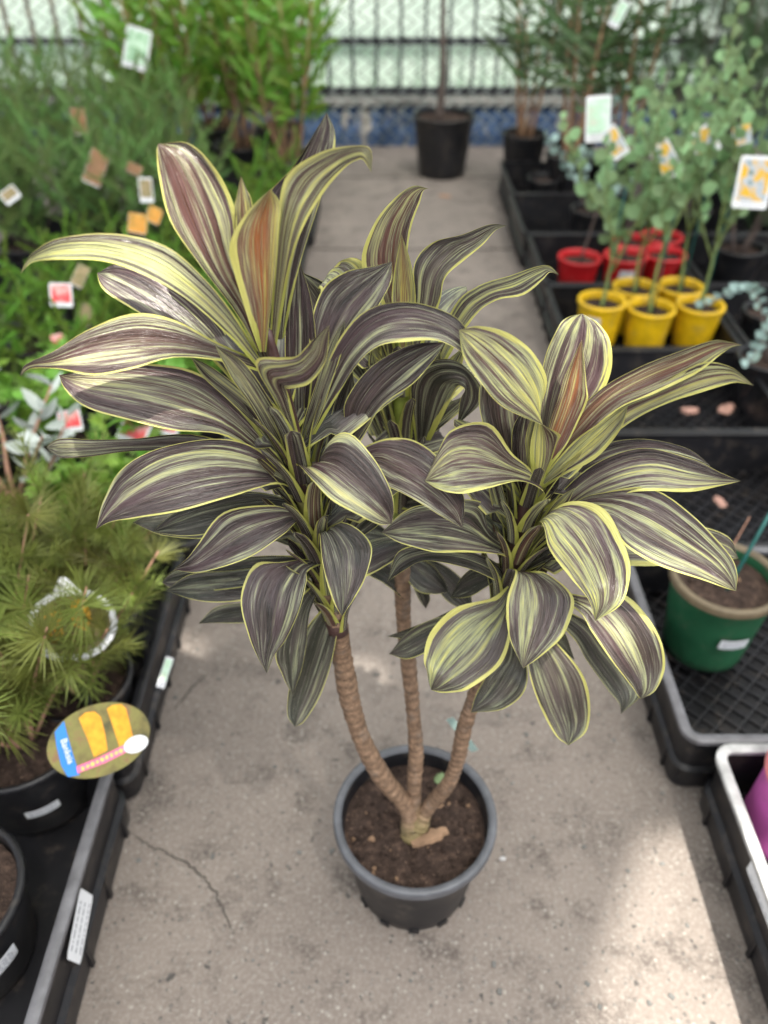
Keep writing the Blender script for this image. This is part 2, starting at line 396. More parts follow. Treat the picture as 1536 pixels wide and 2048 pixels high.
# drainage feet notches: small lugs round the base
lug = MB(); lug.box((0, 0, 0), (0.018, 0.006, 0.012)); lugm = lug.mesh('foot_lug', M['mainpot'], False)
for k in range(12):
    a = 2 * math.pi * k / 12
    add('foot_lug', lugm, pot, (0.1035 * math.cos(a), 0.1035 * math.sin(a), 0.007), Quaternion((0, 0, 1), a + math.pi / 2))
add('soil', soil_mesh('main_soil', 0.123, 0.178, 11, 0.006, 56), plant)
crumb = MB(); 
def crumb_mesh(seed, mat):
    r_ = random.Random(seed); m_ = MB(); pts = []
    b = bmesh.new(); bmesh.ops.create_icosphere(b, subdivisions=1, radius=1.0)
    for v_ in b.verts: v_.co *= r_.uniform(0.65, 1.2)
    me = bpy.data.meshes.new('clod'); b.to_mesh(me); b.free(); me.materials.append(mat); return me
clods = [crumb_mesh(i, M['soil']) for i in range(4)] + [crumb_mesh(9, M['bark_chip'])]
soil_part = plant.children[-1]
for i in range(150):
    a, q = rnd.uniform(0, 6.28), 0.118 * math.sqrt(rnd.random())
    add('clod', clods[4 if rnd.random() < 0.10 else i % 4], soil_part, (q * math.cos(a), q * math.sin(a), 0.180), Quaternion((rnd.random(), rnd.random(), rnd.random()), rnd.uniform(0, 6)).normalized(),
        (rnd.uniform(0.003, 0.008), rnd.uniform(0.003, 0.007), rnd.uniform(0.002, 0.005)))

# --- canes: sighted points with their distance (Y)
STEM = {
 1: [(828, 1668, PY - 0.015), (812, 1612, PY), (765, 1555, PY), (725, 1480, PY), (700, 1400, PY), (684, 1310, PY), (672, 1240, 0.742), (640, 1120, 0.738), (612, 980, 0.735)],
 2: [(830, 1650, PY), (828, 1580, PY + 0.01), (832, 1500, PY + 0.03), (826, 1420, PY + 0.05), (816, 1320, PY + 0.07), (807, 1240, PY + 0.08), (805, 1170, PY + 0.09), (806, 1040, 0.86), (806, 900, 0.87)],
 3: [(835, 1650, PY - 0.01), (862, 1608, PY), (895, 1570, PY), (915, 1520, PY), (930, 1450, PY), (950, 1390, PY), (975, 1310, 0.750), (1005, 1210, 0.745), (1030, 1110, 0.74)],
}
CORE = {
 1: [(676, 1262, 0.742), (660, 1195, 0.740), (640, 1120, 0.738), (620, 1030, 0.735), (600, 930, 0.732), (578, 830, 0.735), (552, 730, 0.738), (535, 660, 0.74)],
 2: [(806, 1060, 0.86), (806, 960, 0.865), (803, 860, 0.87), (802, 760, 0.875), (800, 660, 0.88), (800, 600, 0.88)],
 3: [(998, 1235, 0.746), (1012, 1185, 0.744), (1026, 1130, 0.74), (1036, 1080, 0.738), (1050, 1020, 0.735), (1065, 960, 0.735), (1085, 910, 0.735), (1100, 870, 0.737)],
}
LOCAL = Vector((PX, PY, 0))
stem_obj = {}
for sid, pts in STEM.items():
    P = [atY(*p) - LOCAL for p in pts]
    m_ = MB(); N = 190; rows = []; n = 12; ctr = []; rad = []
    r_ = random.Random(sid); last, nxt = 0, 3
    for i in range(N + 1):
        t = i / N; p = crom(P, t)
        ctr.append(p + Vector((r_.uniform(-1, 1), r_.uniform(-1, 1), 0)) * 0.0005)
        base = (0.0155 if sid == 1 else 0.0125) * (1 - 0.12 * t)
        if i >= nxt: last, nxt = i, i + r_.choice((2, 3, 3, 4, 5))
        saw = (i - last) / max(1, nxt - last - 1)
        rad.append(base * (0.93 + 0.12 * saw + r_.uniform(-0.03, 0.03) + 0.05 * math.sin(i * 0.13 + sid)) + (0.008 * max(0, 1 - t * 14)))
    m_.tube(ctr, rad, n)
    m_.uv = [(k % n / n, min(1, (k // n) / N)) for k in range(len(m_.v))]
    stem_obj[sid] = add('stem', m_.mesh('cane', M['bark']), plant)
    stem_obj[sid]['label'] = {1: 'bare ringed cane carrying the leftmost and tallest leaf head', 2: 'bare ringed cane rising at the back of the pot', 3: 'bare ringed cane carrying the lime edged leaf head'}[sid]
    Cp = [atY(*p) - LOCAL for p in CORE[sid]]
    m_ = MB(); cc = [crom(Cp, i / 20) for i in range(21)]
    m_.tube(cc, [0.0150 - 0.0105 * (i / 20) ** 1.2 for i in range(21)], 12)
    add('leaf_sheath', m_.mesh('leaf_sheath', M['core'] if sid != 2 else M['limecore']), stem_obj[sid])

def leaf(sid, col, dY, stations, k=0.8, cup=0.010, ripple=0.0035, name='leaf'):
    """stations: (Mx,My, Ax,Ay, Bx,By) ... last entry (tipx, tipy); dY: distance offsets from the cane's plane along the leaf"""
    n = len(stations); Y0 = {1: 0.738, 2: 0.872, 3: 0.738}[sid]
    A, Mi, B = [], [], []
    for i, s in enumerate(stations):
        t = i / (n - 1)
        x = t * (len(dY) - 1); j = min(int(x), len(dY) - 2); d = dY[j] + (dY[j + 1] - dY[j]) * (x - j)
        mx, my = s[0], s[1]
        pm = atY(mx, my, Y0 + d)
        sc = (pm - cam.location).dot(Vector((0, CP, -SP))) / FPX
        if len(s) == 2: A.append(pm); Mi.append(pm); B.append(pm); continue
        ax, ay, bx, by = s[2:]
        half = 0.5 * math.hypot(ax - bx, ay - by) * sc
        c_ = cup * min(1, half / 0.03)
        A.append(atY(ax, ay, Y0 + d + k * (my - ay) * sc - c_ * 0.4)); B.append(atY(bx, by, Y0 + d + k * (my - by) * sc - c_ * 0.4)); Mi.append(pm + Vector((0, c_ * 0.6, 0)))
    NV, NU = 32, 30
    r_ = random.Random(len(bpy.data.objects)); ph1, ph2 = r_.uniform(0, 6), r_.uniform(0, 6); fr = r_.uniform(9, 15)
    pl = [(r_.uniform(7, 11), r_.uniform(0, 6), 0.0011), (r_.uniform(15, 21), r_.uniform(0, 6), 0.00075), (r_.uniform(27, 34), r_.uniform(0, 6), 0.00040)]
    m_ = MB(); rows = []
    for i in range(NV + 1):
        t = i / NV
        a, b, mm = crom(A, t), crom(B, t), crom(Mi, t)
        t2 = min(1, t + 0.02); t1 = max(0, t - 0.02)
        tan = (crom(Mi, t2) - crom(Mi, t1)); nor = tan.cross(b - a)
        nor = nor.normalized() if nor.length > 1e-9 else Vector((0, -1, 0))
        wid = (b - a).length; row = []
        for q in range(NU + 1):
            s_ = -1 + 2 * q / NU
            p = mm + (b - a) * (s_ / 2) + ((a + b) / 2 - mm) * s_ * s_
            off = -0.0016 * math.exp(-(s_ / 0.10) ** 2) * min(1, wid / 0.03)
            off += ripple * (s_ ** 2) * min(1, wid / 0.06) * (math.sin(t * fr + ph1) if s_ > 0 else math.sin(t * fr * 1.13 + ph2))
            off += sum(am * math.sin(f_ * s_ + ph_ + 0.8 * math.sin(3 * t + ph_)) for f_, ph_, am in pl) * min(1, wid / 0.05)
            row.append(p + nor * off - LOCAL)
            m_.uv.append((q / NU, t))
        rows.append(row)
    m_.quad_grid(rows)
    o = add(name, m_.mesh('striped_leaf', M['leaf']), stem_obj[sid])
    o.color = (*col, 1)
    return o

Dk, Md, Ye = (0.12, 0.0, 0.1), (0.35, 0.0, 0.1), (0.75, 0.0, 0.15)
DkG, MdG = (0.10, 0.0, 0.9), (0.35, 0.0, 0.8)
# ---------------- left head (cane 1)
leaf(1, (0.52, 0.16, 0), (0, 0.02, 0.04), [(522,705,512,700,527,695), (490,625,468,622,505,608), (440,540,398,530,474,505), (400,450,341,440,471,425), (365,362,315,350,432,338), (340,312,313,308,380,287), (316,287)], k=0.25)
leaf(1, (0.30, 0.0, 0), (0.01, 0.05, 0.07), [(560,680,552,675,568,675), (565,540,535,530,600,530), (585,420,527,408,640,400), (622,320,582,338,668,310), (645,262,618,285,669,262), (653,225)], k=0.25)
leaf(1, (0.85, 0.08, 0.1), (0, 0.015, 0.0), [(545,700,538,695,553,695), (562,545,548,540,582,530), (578,440,556,428,608,452), (610,368,573,352,650,382), (662,325,640,304,690,335), (708,304,704,292,716,320), (733,308,741,298,728,322), (743,345)], k=0.15, cup=0.004)
leaf(1, (0.92, 0.85, 0), (-0.008, -0.006, 0.01), [(526,705,520,705,532,705), (527,622,494,632,541,622), (522,540,467,545,552,532), (520,470,460,490,559,450), (528,424,488,432,559,406), (541,378)], k=0.1, cup=0.026)
leaf(1, (0.55, 0.45, 0), (0.01, 0.03), [(505,560,500,560,510,560), (492,480,472,485,512,470), (485,425,468,430,503,398), (483,385,474,388,494,380), (482,352)], k=0.1)
leaf(1, (0.55, 0.0, 0), (0, 0.0, -0.02), [(530,740,527,728,528,750), (462,652,476,640,455,670), (395,585,412,560,372,597), (310,525,332,492,288,550), (210,495,225,466,205,522), (120,495,120,475,120,519), (68,513,70,502,72,523), (50,528,51,524,54,533), (41,548)], k=0.55)
leaf(1, (0.28, 0.0, 0), (0.01, 0.05, 0.06), [(500,790,504,780,494,796), (430,692,450,665,405,702), (350,620,386,584,320,652), (280,572,312,538,255,612), (225,548,243,525,205,577), (194,546)], k=0.8)
leaf(1, (0.48, 0.06, 0), (0, -0.02, -0.06), [(540,740,540,730,540,750), (440,706,440,686,440,722), (350,690,350,640,345,714), (265,690,265,629,262,740), (180,702,170,660,190,753), (105,722,105,702,120,738), (66,729,64,722,70,736), (48,738,46,734,52,742), (40,754)], k=0.8)
leaf(1, (0.30, 0.10, 0), (0.005, 0.03, 0.03), [(560,930,566,920,552,936), (462,845,478,815,450,872), (370,800,392,745,350,863), (270,775,282,725,255,839), (185,765,195,735,170,813), (140,757,145,745,130,779), (118,750)], k=0.8)
leaf(1, (0.14, 0.0, 0.3), (0.02, 0.07, 0.07), [(560,940,560,930,560,948), (400,890,400,870,400,908), (270,890,265,877,272,902), (180,896,180,879,180,913), (125,897,125,877,125,916), (105,896,104,884,106,908), (93,895)], k=0.3, cup=-0.01)
leaf(1, (0.32, 0.03, 0), (0, -0.035, -0.07), [(602,985,598,975,602,992), (535,945,520,905,552,968), (440,930,428,877,460,992), (340,945,318,897,360,1024), (260,985,238,945,275,1035), (218,1022,207,998,225,1043), (192,1058)], k=0.8)
leaf(1, DkG, (0.02, 0.05, 0.05), [(600,1010,596,1002,602,1018), (500,1015,490,982,510,1048), (400,1035,390,998,420,1076), (320,1045,315,1018,330,1072), (265,1045)], k=0.8)
leaf(1, DkG, (0.02, 0.02, 0.02), [(600,1010,596,1002,602,1018), (520,1010,505,985,520,1035), (430,1025,415,1005,445,1062), (360,1045,350,1025,370,1072), (305,1064)], k=0.8)
leaf(1, (0.22, 0.0, 0.15), (0, -0.05, -0.09), [(652,1085,648,1078,653,1091), (597,1035,590,1026,603,1043), (545,1042,528,1009,568,1070), (480,1067,448,1025,512,1107), (425,1102,396,1088,450,1133), (385,1128,372,1118,396,1146), (347,1139)], k=0.8)
leaf(1, DkG, (0.01, 0.03, 0.02), [(645,1135,642,1128,646,1142), (540,1160,540,1132,540,1192), (450,1170,450,1142,450,1204), (380,1178,380,1149,385,1199), (331,1181)], k=0.8)
leaf(1, DkG, (0.02, 0.05, 0.05), [(640,1120,638,1112,641,1128), (520,1138,520,1112,520,1168), (420,1150,418,1122,422,1182), (350,1160,350,1140,352,1180), (323,1165)], k=0.8)
leaf(1, DkG, (0.02, 0.05, 0.05), [(650,1180,648,1174,650,1186), (560,1218,560,1200,560,1240), (480,1226,478,1206,482,1246), (430,1236,428,1216,432,1246), (397,1247)], k=0.8)
leaf(1, (0.20, 0.0, 0.25), (-0.01, -0.06, -0.10), [(648,1120,643,1115,651,1125), (600,1133,566,1124,616,1142), (565,1175,508,1130,613,1165), (550,1225,481,1195,600,1217), (542,1275,497,1268,573,1277), (533,1318,515,1314,550,1309), (534,1347)], k=0.6)
leaf(1, DkG, (0, -0.03, -0.05), [(650,1150,645,1150,655,1152), (608,1220,580,1220,621,1220), (590,1290,551,1307,613,1290), (586,1345,565,1352,603,1340), (585,1390)], k=0.6)
leaf(1, DkG, (0, -0.02, -0.05), [(672,1190,668,1190,678,1192), (650,1255,612,1260,676,1255), (628,1320,588,1330,663,1325), (605,1390,576,1390,639,1393), (592,1430,575,1432,611,1440), (590,1454)], k=0.6)
leaf(1, (0.22, 0.0, 0.6), (-0.01, -0.07, -0.11), [(640,1130,634,1128,645,1132), (652,1064,637,1064,678,1045), (680,1105,643,1110,741,1085), (688,1155,652,1160,733,1150), (687,1195,668,1206,709,1196), (684,1233)], k=0.6)
leaf(1, (0.25, 0.02, 0.0), (-0.01, -0.07, -0.13), [(618,985,624,980,612,986), (628,935,652,893,590,925), (665,942,697,866,622,957), (710,975,747,915,665,1002), (752,1012,779,975,720,1031), (775,1034,789,1018,757,1047), (783,1048)], k=0.7)
leaf(1, (0.18, 0.05, 0.0), (0.0, -0.04, -0.09), [(630,985,628,977,632,993), (735,925,735,889,730,962), (795,940,812,875,775,974), (855,975,882,920,830,1002), (905,1020,926,985,885,1033), (926,1057)], k=0.8)
leaf(1, (0.25, 0.0, 0.1), (0, 0.0, -0.02), [(600,905,594,902,607,910), (648,795,632,785,672,797), (694,706,672,688,712,736), (748,652,733,624,758,694), (815,634,820,603,812,682), (885,650,900,627,875,682), (930,685,939,672,922,705), (950,722)], k=0.9)
leaf(1, (0.20, 0.0, 0.25), (0, 0.03, 0.06), [(612,880,606,878,619,883), (640,765,621,755,664,775), (658,690,620,660,692,692), (690,625,643,580,737,642), (730,580,688,545,770,590), (762,548,743,533,784,556), (784,523)], k=0.5)
leaf(1, (0.14, 0.02, 0.2), (0.0, 0.0, 0.02), [(632,985,627,980,638,988), (695,880,684,870,718,875), (730,805,690,805,766,813), (785,745,738,737,827,767), (845,705,813,692,867,722), (890,684)], k=0.8)
leaf(1, (0.65, 0.06, 0.05), (-0.02, -0.05, -0.06), [(592,880,586,880,600,880), (562,800,548,800,580,800), (545,758,510,724,572,775), (572,750,562,716,580,776), (605,740,592,712,618,768), (632,712,612,694,648,730), (642,682,625,680,657,692), (658,650)], k=-0.3, cup=0.0, ripple=0.001)
# upright inner blades between the outer leaves of the left head
leaf(1, Dk, (0, 0.02, 0.03), [(600,930,594,930,606,930), (598,800,575,800,622,800), (602,680,570,680,632,690), (600,590,575,600,622,600), (598,518)], k=0.1)
leaf(1, (0.6, 0.1, 0.2), (0, 0.01, 0.01), [(570,830,562,830,578,830), (545,760,530,762,562,755), (530,700,510,705,548,690), (510,640,495,648,528,630), (490,590)], k=0.1)
leaf(1, (0.45, 0.05, 0.2), (0, -0.015, -0.02), [(604,960,597,962,611,957), (560,880,545,885,578,872), (515,800,497,806,535,790), (470,735,455,742,488,726), (430,690)], k=0.3)
leaf(1, (0.5, 0.0, 0.3), (0.0, 0.01, 0.02), [(600,930,592,932,608,926), (540,860,525,866,556,850), (480,800,464,806,497,790), (420,750,408,756,436,742), (380,712)], k=0.3)
leaf(1, (0.35, 0.0, 0.3), (0, 0.0, 0.01), [(628,1040,621,1042,634,1037), (575,985,560,990,590,976), (520,930,508,937,535,920), (470,890)], k=0.3)
leaf(1, (0.5, 0.0, 0.2), (0, 0.0, 0.02), [(600,900,593,900,607,902), (625,830,612,826,640,834), (648,760,636,756,664,764), (672,690,660,686,686,694), (690,640)], k=0.1)
leaf(1, (0.3, 0.0, 0.5), (0, 0.01, 0.02), [(640,1000,634,998,646,1002), (668,900,650,895,690,905), (690,810,670,805,712,815), (705,740)], k=0.1)
leaf(1, DkG, (0, 0.01, 0.02), [(655,1130,649,1130,661,1132), (700,1075,690,1065,710,1085), (745,1030,730,1015,760,1045), (790,990)], k=0.3)
leaf(1, DkG, (0, 0.03, 0.04), [(655,1130,649,1128,661,1132), (600,1090,592,1098,610,1080), (540,1060,530,1070,552,1045), (490,1040)], k=0.3)
# ---------------- middle head (cane 2)
leaf(2, (0.62, 0.22, 0.0), (0, 0.02, 0.03), [(800,720,792,720,808,720), (790,605,762,605,817,605), (775,530,723,530,814,520), (785,460,746,450,822,455), (812,405,788,398,840,405), (835,380,826,372,846,383), (856,377)], k=0.1)
leaf(2, (0.75, 0.55, 0.1), (-0.01, -0.005), [(805,700,799,700,811,700), (808,610,784,612,830,605), (806,540,788,545,824,535), (803,468)], k=0.1)
leaf(2, (0.50, 0.0, 0.35), (0, 0.02, 0.03), [(826,720,818,720,834,722), (848,612,830,602,877,612), (862,545,828,530,890,557), (900,500,863,486,927,522), (945,478,924,469,966,489), (985,455,979,449,991,461), (1014,451)], k=0.4)
leaf(2, (0.80, 0.0, 0.35), (0, 0.0, 0.0), [(850,780,843,775,857,785), (920,637,903,622,940,645), (970,590,953,574,990,602), (1030,570,1020,551,1047,590), (1075,547,1069,534,1084,562), (1098,538,1098,532,1100,545), (1118,550)], k=0.7)
leaf(2, (0.80, 0.0, 0.3), (0, 0.02, 0.03), [(780,760,774,765,787,755), (720,625,750,602,690,645), (690,562,727,528,650,592), (662,545,682,521,640,577), (636,585)], k=0.8)
leaf(2, (0.35, 0.0, 0.6), (0, 0.02, 0.03), [(770,820,763,824,778,815), (668,665,690,632,645,695), (628,602,655,570,605,642), (600,543)], k=0.8)
leaf(2, (0.25, 0.0, 0.7), (-0.01, -0.04, -0.05), [(840,900,832,900,850,900), (848,785,822,775,900,805), (880,748,858,727,918,775), (930,752,922,729,930,780), (945,798,967,792,920,802), (915,851)], k=0.0)
leaf(2, (0.22, 0.0, 0.4), (0, -0.01, -0.03), [(840,900,842,892,840,908), (880,864,868,838,902,892), (810,877,800,839,850,912), (760,900,753,875,780,922), (733,916)], k=0.8)
for j, (sx, ex, ey, wdt, cc) in enumerate(((795, 745, 690, 20, (0.85, 0, 0.3)), (800, 770, 650, 18, (0.9, 0, 0.2)), (812, 850, 680, 20, (0.6, 0.1, 0.4)), (815, 880, 700, 22, (0.9, 0, 0.3)), (818, 905, 740, 22, (0.5, 0, 0.5)),
        (790, 725, 730, 20, (0.7, 0, 0.4)), (800, 815, 640, 16, (0.9, 0.2, 0.2)), (790, 720, 780, 18, (0.4, 0, 0.6)), (820, 935, 790, 24, (0.35, 0, 0.7)), (812, 930, 690, 20, (0.8, 0, 0.3)))):
    by = 900 + 12 * (j % 4)
    leaf(2, cc, (0, 0.0, 0.01 * (j % 3)), [(sx, by, sx - 6, by, sx + 6, by), (sx + (ex - sx) * 0.35, by + (ey - by) * 0.4, sx + (ex - sx) * 0.35 - wdt * 0.8, by + (ey - by) * 0.4, sx + (ex - sx) * 0.35 + wdt * 0.8, by + (ey - by) * 0.4),
         (sx + (ex - sx) * 0.75, by + (ey - by) * 0.78, sx + (ex - sx) * 0.75 - wdt, by + (ey - by) * 0.78, sx + (ex - sx) * 0.75 + wdt, by + (ey - by) * 0.78), (ex, ey)], k=0.1)
leaf(2, (0.3, 0.0, 0.7), (-0.02, -0.05, -0.06), [(800,1010,798,1002,800,1018), (840,1000,840,975,838,1022), (890,985,895,955,885,1010), (940,960)], k=0.8)
leaf(2, DkG, (0, -0.02, -0.04), [(800,1110,798,1104,802,1116), (810,1120,815,1105,800,1135), (850,1150,862,1128,832,1180), (880,1172,888,1160,868,1188), (897,1184)], k=0.7)
leaf(2, DkG, (0, -0.02, -0.04), [(800,1100,797,1094,802,1106), (745,1125,752,1105,735,1142), (780,1150,795,1130,765,1165), (800,1175,808,1165,788,1182), (806,1199)], k=0.7)
leaf(2, DkG, (0, 0.0, -0.02), [(808,1110,806,1104,810,1116), (870,1145,885,1128,858,1160), (915,1190,935,1172,898,1205), (948,1228)], k=0.7)
leaf(2, DkG, (0, -0.01), [(812,1140,808,1138,816,1142), (838,1175,828,1178,850,1172), (850,1200,840,1203,860,1196), (852,1217)], k=0.5)
leaf(2, DkG, (0, 0.02, 0.03), [(795,1080,790,1075,798,1086), (740,1060,735,1035,745,1088), (690,1070,685,1050,695,1092), (650,1090)], k=0.8)
leaf(2, DkG, (0, 0.03, 0.04), [(815,1080,812,1074,818,1088), (870,1060,870,1040,874,1085), (920,1075,922,1058,920,1095), (955,1100)], k=0.8)
# ---------------- right head (cane 3)
leaf(3, (0.55, 0.0, 0.1), (0, 0.03, 0.05), [(1078,945,1071,940,1085,945), (1095,862,1076,852,1132,864), (1118,780,1081,770,1197,802), (1140,720,1091,705,1222,746), (1155,672,1117,655,1220,682), (1162,643,1138,634,1196,645), (1164,627)], k=0.15)
leaf(3, (0.60, 0.70, 0.0), (-0.01, -0.005, 0.005), [(1085,945,1081,940,1090,950), (1112,870,1097,860,1137,882), (1138,800,1117,790,1172,810), (1152,740,1137,735,1173,766), (1164,678)], k=0.1)
leaf(3, (0.55, 0.32, 0.0), (0, -0.01, -0.02), [(1082,955,1076,950,1088,960), (1140,875,1122,860,1160,888), (1210,800,1193,785,1237,818), (1290,755,1273,737,1307,787), (1370,722,1358,702,1392,747), (1430,695,1424,681,1442,709), (1462,689,1460,684,1464,694), (1484,690)], k=0.5)
leaf(3, (0.72, 0.10, 0.1), (0, -0.02, -0.04), [(1086,965,1081,960,1091,970), (1162,892,1150,868,1172,914), (1235,830,1224,798,1262,843), (1320,790,1314,770,1332,807), (1400,757,1400,726,1412,782), (1460,748,1455,731,1466,766), (1488,760,1487,752,1489,767), (1507,771)], k=0.5)
leaf(3, (1.0, 0.0, 0.25), (-0.005, -0.02, -0.03), [(1080,972,1074,968,1086,978), (1125,935,1118,915,1132,947), (1180,890,1163,870,1197,912), (1230,842,1214,835,1242,857), (1256,811)], k=0.3)
leaf(3, (0.72, 0.10, 0.0), (-0.01, -0.03, -0.02), [(1075,975,1067,970,1083,975), (1092,905,1060,892,1113,892), (1080,838,1087,772,1112,862), (1032,778,1072,710,1010,817), (982,722,1017,667,960,767), (940,682,960,652,928,714), (918,660)], k=0.5, cup=0.004)
leaf(3, (0.62, 0.06, 0.1), (-0.01, -0.04, -0.06), [(1062,1010,1056,1008,1069,1012), (1074,965,1062,945,1092,985), (1022,940,1024,905,1040,963), (960,920,972,848,975,977), (910,920,905,858,925,987), (875,940,875,905,885,982), (850,962)], k=0.7)
leaf(3, (0.48, 0.0, 0.05), (0, 0.0, -0.02), [(1060,1080,1056,1072,1066,1086), (1140,1000,1122,985,1165,1012), (1220,950,1198,923,1250,987), (1300,930,1290,896,1310,982), (1380,945,1380,914,1385,982), (1440,957,1435,942,1445,971), (1481,962)], k=0.8)
leaf(3, (0.22, 0.0, 0.2), (0.01, 0.04, 0.05), [(1075,1020,1070,1014,1080,1026), (1150,950,1132,938,1182,960), (1230,910,1203,891,1250,935), (1310,900,1290,878,1320,930), (1380,915,1370,893,1385,940), (1421,931)], k=0.8)
leaf(3, (0.50, 0.03, 0.05), (0, -0.05, -0.10), [(1056,1105,1052,1098,1061,1111), (1150,1022,1145,1008,1167,1037), (1215,1017,1213,984,1225,1062), (1280,1047,1302,978,1260,1097), (1350,1087,1387,1030,1320,1132), (1420,1130,1452,1100,1400,1159), (1455,1160,1474,1145,1445,1174), (1472,1182)], k=0.7)
leaf(3, (0.68, 0.05, 0.1), (-0.02, -0.07, -0.13), [(1046,1090,1041,1086,1052,1096), (1095,1037,1127,1009,1082,1046), (1135,1072,1207,1016,1098,1097), (1172,1122,1247,1085,1138,1152), (1198,1177,1260,1150,1174,1197), (1203,1212,1242,1207,1187,1227), (1190,1243)], k=0.6)
leaf(3, (0.55, 0.03, 0.3), (-0.02, -0.07, -0.12), [(1030,1140,1025,1136,1036,1144), (1058,1156,1030,1148,1090,1148), (1072,1200,1013,1205,1147,1195), (1068,1255,1015,1260,1132,1260), (1055,1302,1031,1305,1093,1304), (1046,1337)], k=0.5)
leaf(3, (0.62, 0.0, 0.75), (-0.015, -0.06, -0.10), [(1022,1175,1017,1170,1027,1180), (1003,1222,980,1198,1014,1230), (965,1265,910,1214,1021,1267), (925,1310,861,1265,1001,1332), (890,1350,847,1320,940,1377), (872,1370,855,1350,895,1386), (862,1380)], k=0.6)
leaf(3, (0.45, 0.03, 0.3), (-0.01, -0.06, -0.10), [(1032,1165,1028,1160,1036,1171), (1160,1205,1175,1193,1148,1216), (1205,1237,1252,1191,1184,1264), (1245,1287,1314,1260,1224,1322), (1275,1342,1329,1330,1262,1372), (1286,1377,1314,1377,1275,1391), (1283,1398)], k=0.6)
leaf(3, (0.30, 0.0, 0.9), (0, -0.02, -0.05), [(1030,1180,1026,1176,1035,1186), (1150,1255,1170,1240,1138,1267), (1195,1315,1232,1300,1174,1322), (1235,1370,1272,1350,1214,1377), (1250,1402,1280,1390,1238,1407), (1242,1428)], k=0.6)
leaf(3, (0.42, 0.0, 0.7), (-0.01, -0.05, -0.08), [(1020,1200,1014,1199,1026,1202), (1078,1295,1050,1303,1115,1288), (1110,1360,1063,1366,1166,1350), (1130,1420,1088,1431,1181,1416), (1140,1462,1112,1472,1174,1462), (1137,1491)], k=0.5)
leaf(3, (0.25, 0.0, 0.9), (0, -0.03, -0.05), [(1010,1210,1005,1208,1016,1212), (1030,1310,1003,1312,1052,1320), (1010,1360,973,1350,1050,1377), (980,1400,951,1395,1012,1417), (941,1425)], k=0.6)
leaf(3, (0.35, 0.0, 0.55), (0, -0.03, -0.07), [(1042,1120,1040,1113,1043,1127), (985,1090,985,1067,1000,1110), (930,1064,962,1004,935,1105), (870,1053,870,1005,865,1104), (810,1057,810,1021,808,1089), (763,1065)], k=0.8)
leaf(3, (0.20, 0.0, 0.8), (0, -0.02, -0.04), [(1018,1180,1014,1176,1022,1185), (990,1142,997,1130,973,1152), (930,1116,945,1104,915,1132), (860,1109,865,1089,850,1122), (805,1126,799,1102,811,1139), (775,1163)], k=0.8)
leaf(3, (0.60, 0.0, 0.4), (0.01, 0.03, 0.02), [(1050,1120,1046,1112,1055,1128), (1180,1090,1178,1060,1185,1130), (1300,1085,1300,1040,1305,1132), (1400,1085,1400,1050,1410,1120), (1455,1100,1458,1075,1450,1120), (1477,1117)], k=0.8)
leaf(3, (0.30, 0.0, 0.9), (0, 0.01, 0.01), [(1015,1195,1010,1190,1020,1202), (930,1240,930,1222,940,1262), (860,1262,862,1238,865,1300), (810,1290,812,1268,815,1318), (778,1308)], k=0.8)
leaf(3, (0.15, 0.0, 0.9), (0.01, 0.03, 0.03), [(1015,1195,1010,1190,1020,1202), (920,1230,925,1212,925,1250), (840,1262,845,1246,845,1280), (774,1273)], k=0.8)
leaf(3, (0.30, 0.05, 0.3), (0, 0.03, 0.05), [(1050,1000,1043,1000,1057,1000), (1015,885,975,875,1052,878), (1000,785,958,780,1047,775), (988,700)], k=0.1)
leaf(3, (0.45, 0.0, 0.3), (0, 0.01, 0.02), [(1052,1010,1046,1010,1058,1010), (1043,925,1026,922,1070,928), (1047,860,1025,858,1072,862), (1060,800)], k=0.1)
leaf(3, (0.95, 0.05, 0.3), (-0.008, -0.01), [(1070,980,1066,980,1074,980), (1062,905,1052,905,1074,905), (1066,855,1054,858,1078,852), (1075,815)], k=0.1)
leaf(3, (0.7, 0.0, 0.4), (0, 0.0, 0.01), [(1040,1090,1034,1088,1046,1092), (1002,1020,990,1024,1016,1012), (985,960,975,964,998,954), (975,915)], k=0.2)
leaf(3, (0.8, 0.05, 0.3), (0, -0.01, -0.01), [(1035,1120,1029,1118,1041,1122), (1085,1060,1075,1054,1096,1068), (1120,1010,1112,1002,1130,1018), (1150,975)], k=0.2)
leaf(3, (0.35, 0.0, 0.8), (0, 0.0, 0.02), [(1030,1150,1024,1148,1036,1152), (1090,1110,1085,1098,1098,1125), (1150,1090,1145,1070,1158,1110), (1210,1075)], k=0.4)
leaf(3, DkG, (0, 0.02, 0.02), [(1015,1200,1010,1198,1020,1202), (1060,1240,1068,1225,1050,1255), (1110,1275,1122,1255,1098,1290), (1150,1320)], k=0.5)
leaf(3, DkG, (0, 0.03, 0.04), [(1030,1130,1024,1128,1036,1132), (970,1150,965,1128,972,1175), (930,1170,925,1152,935,1195), (900,1195)], k=0.5)

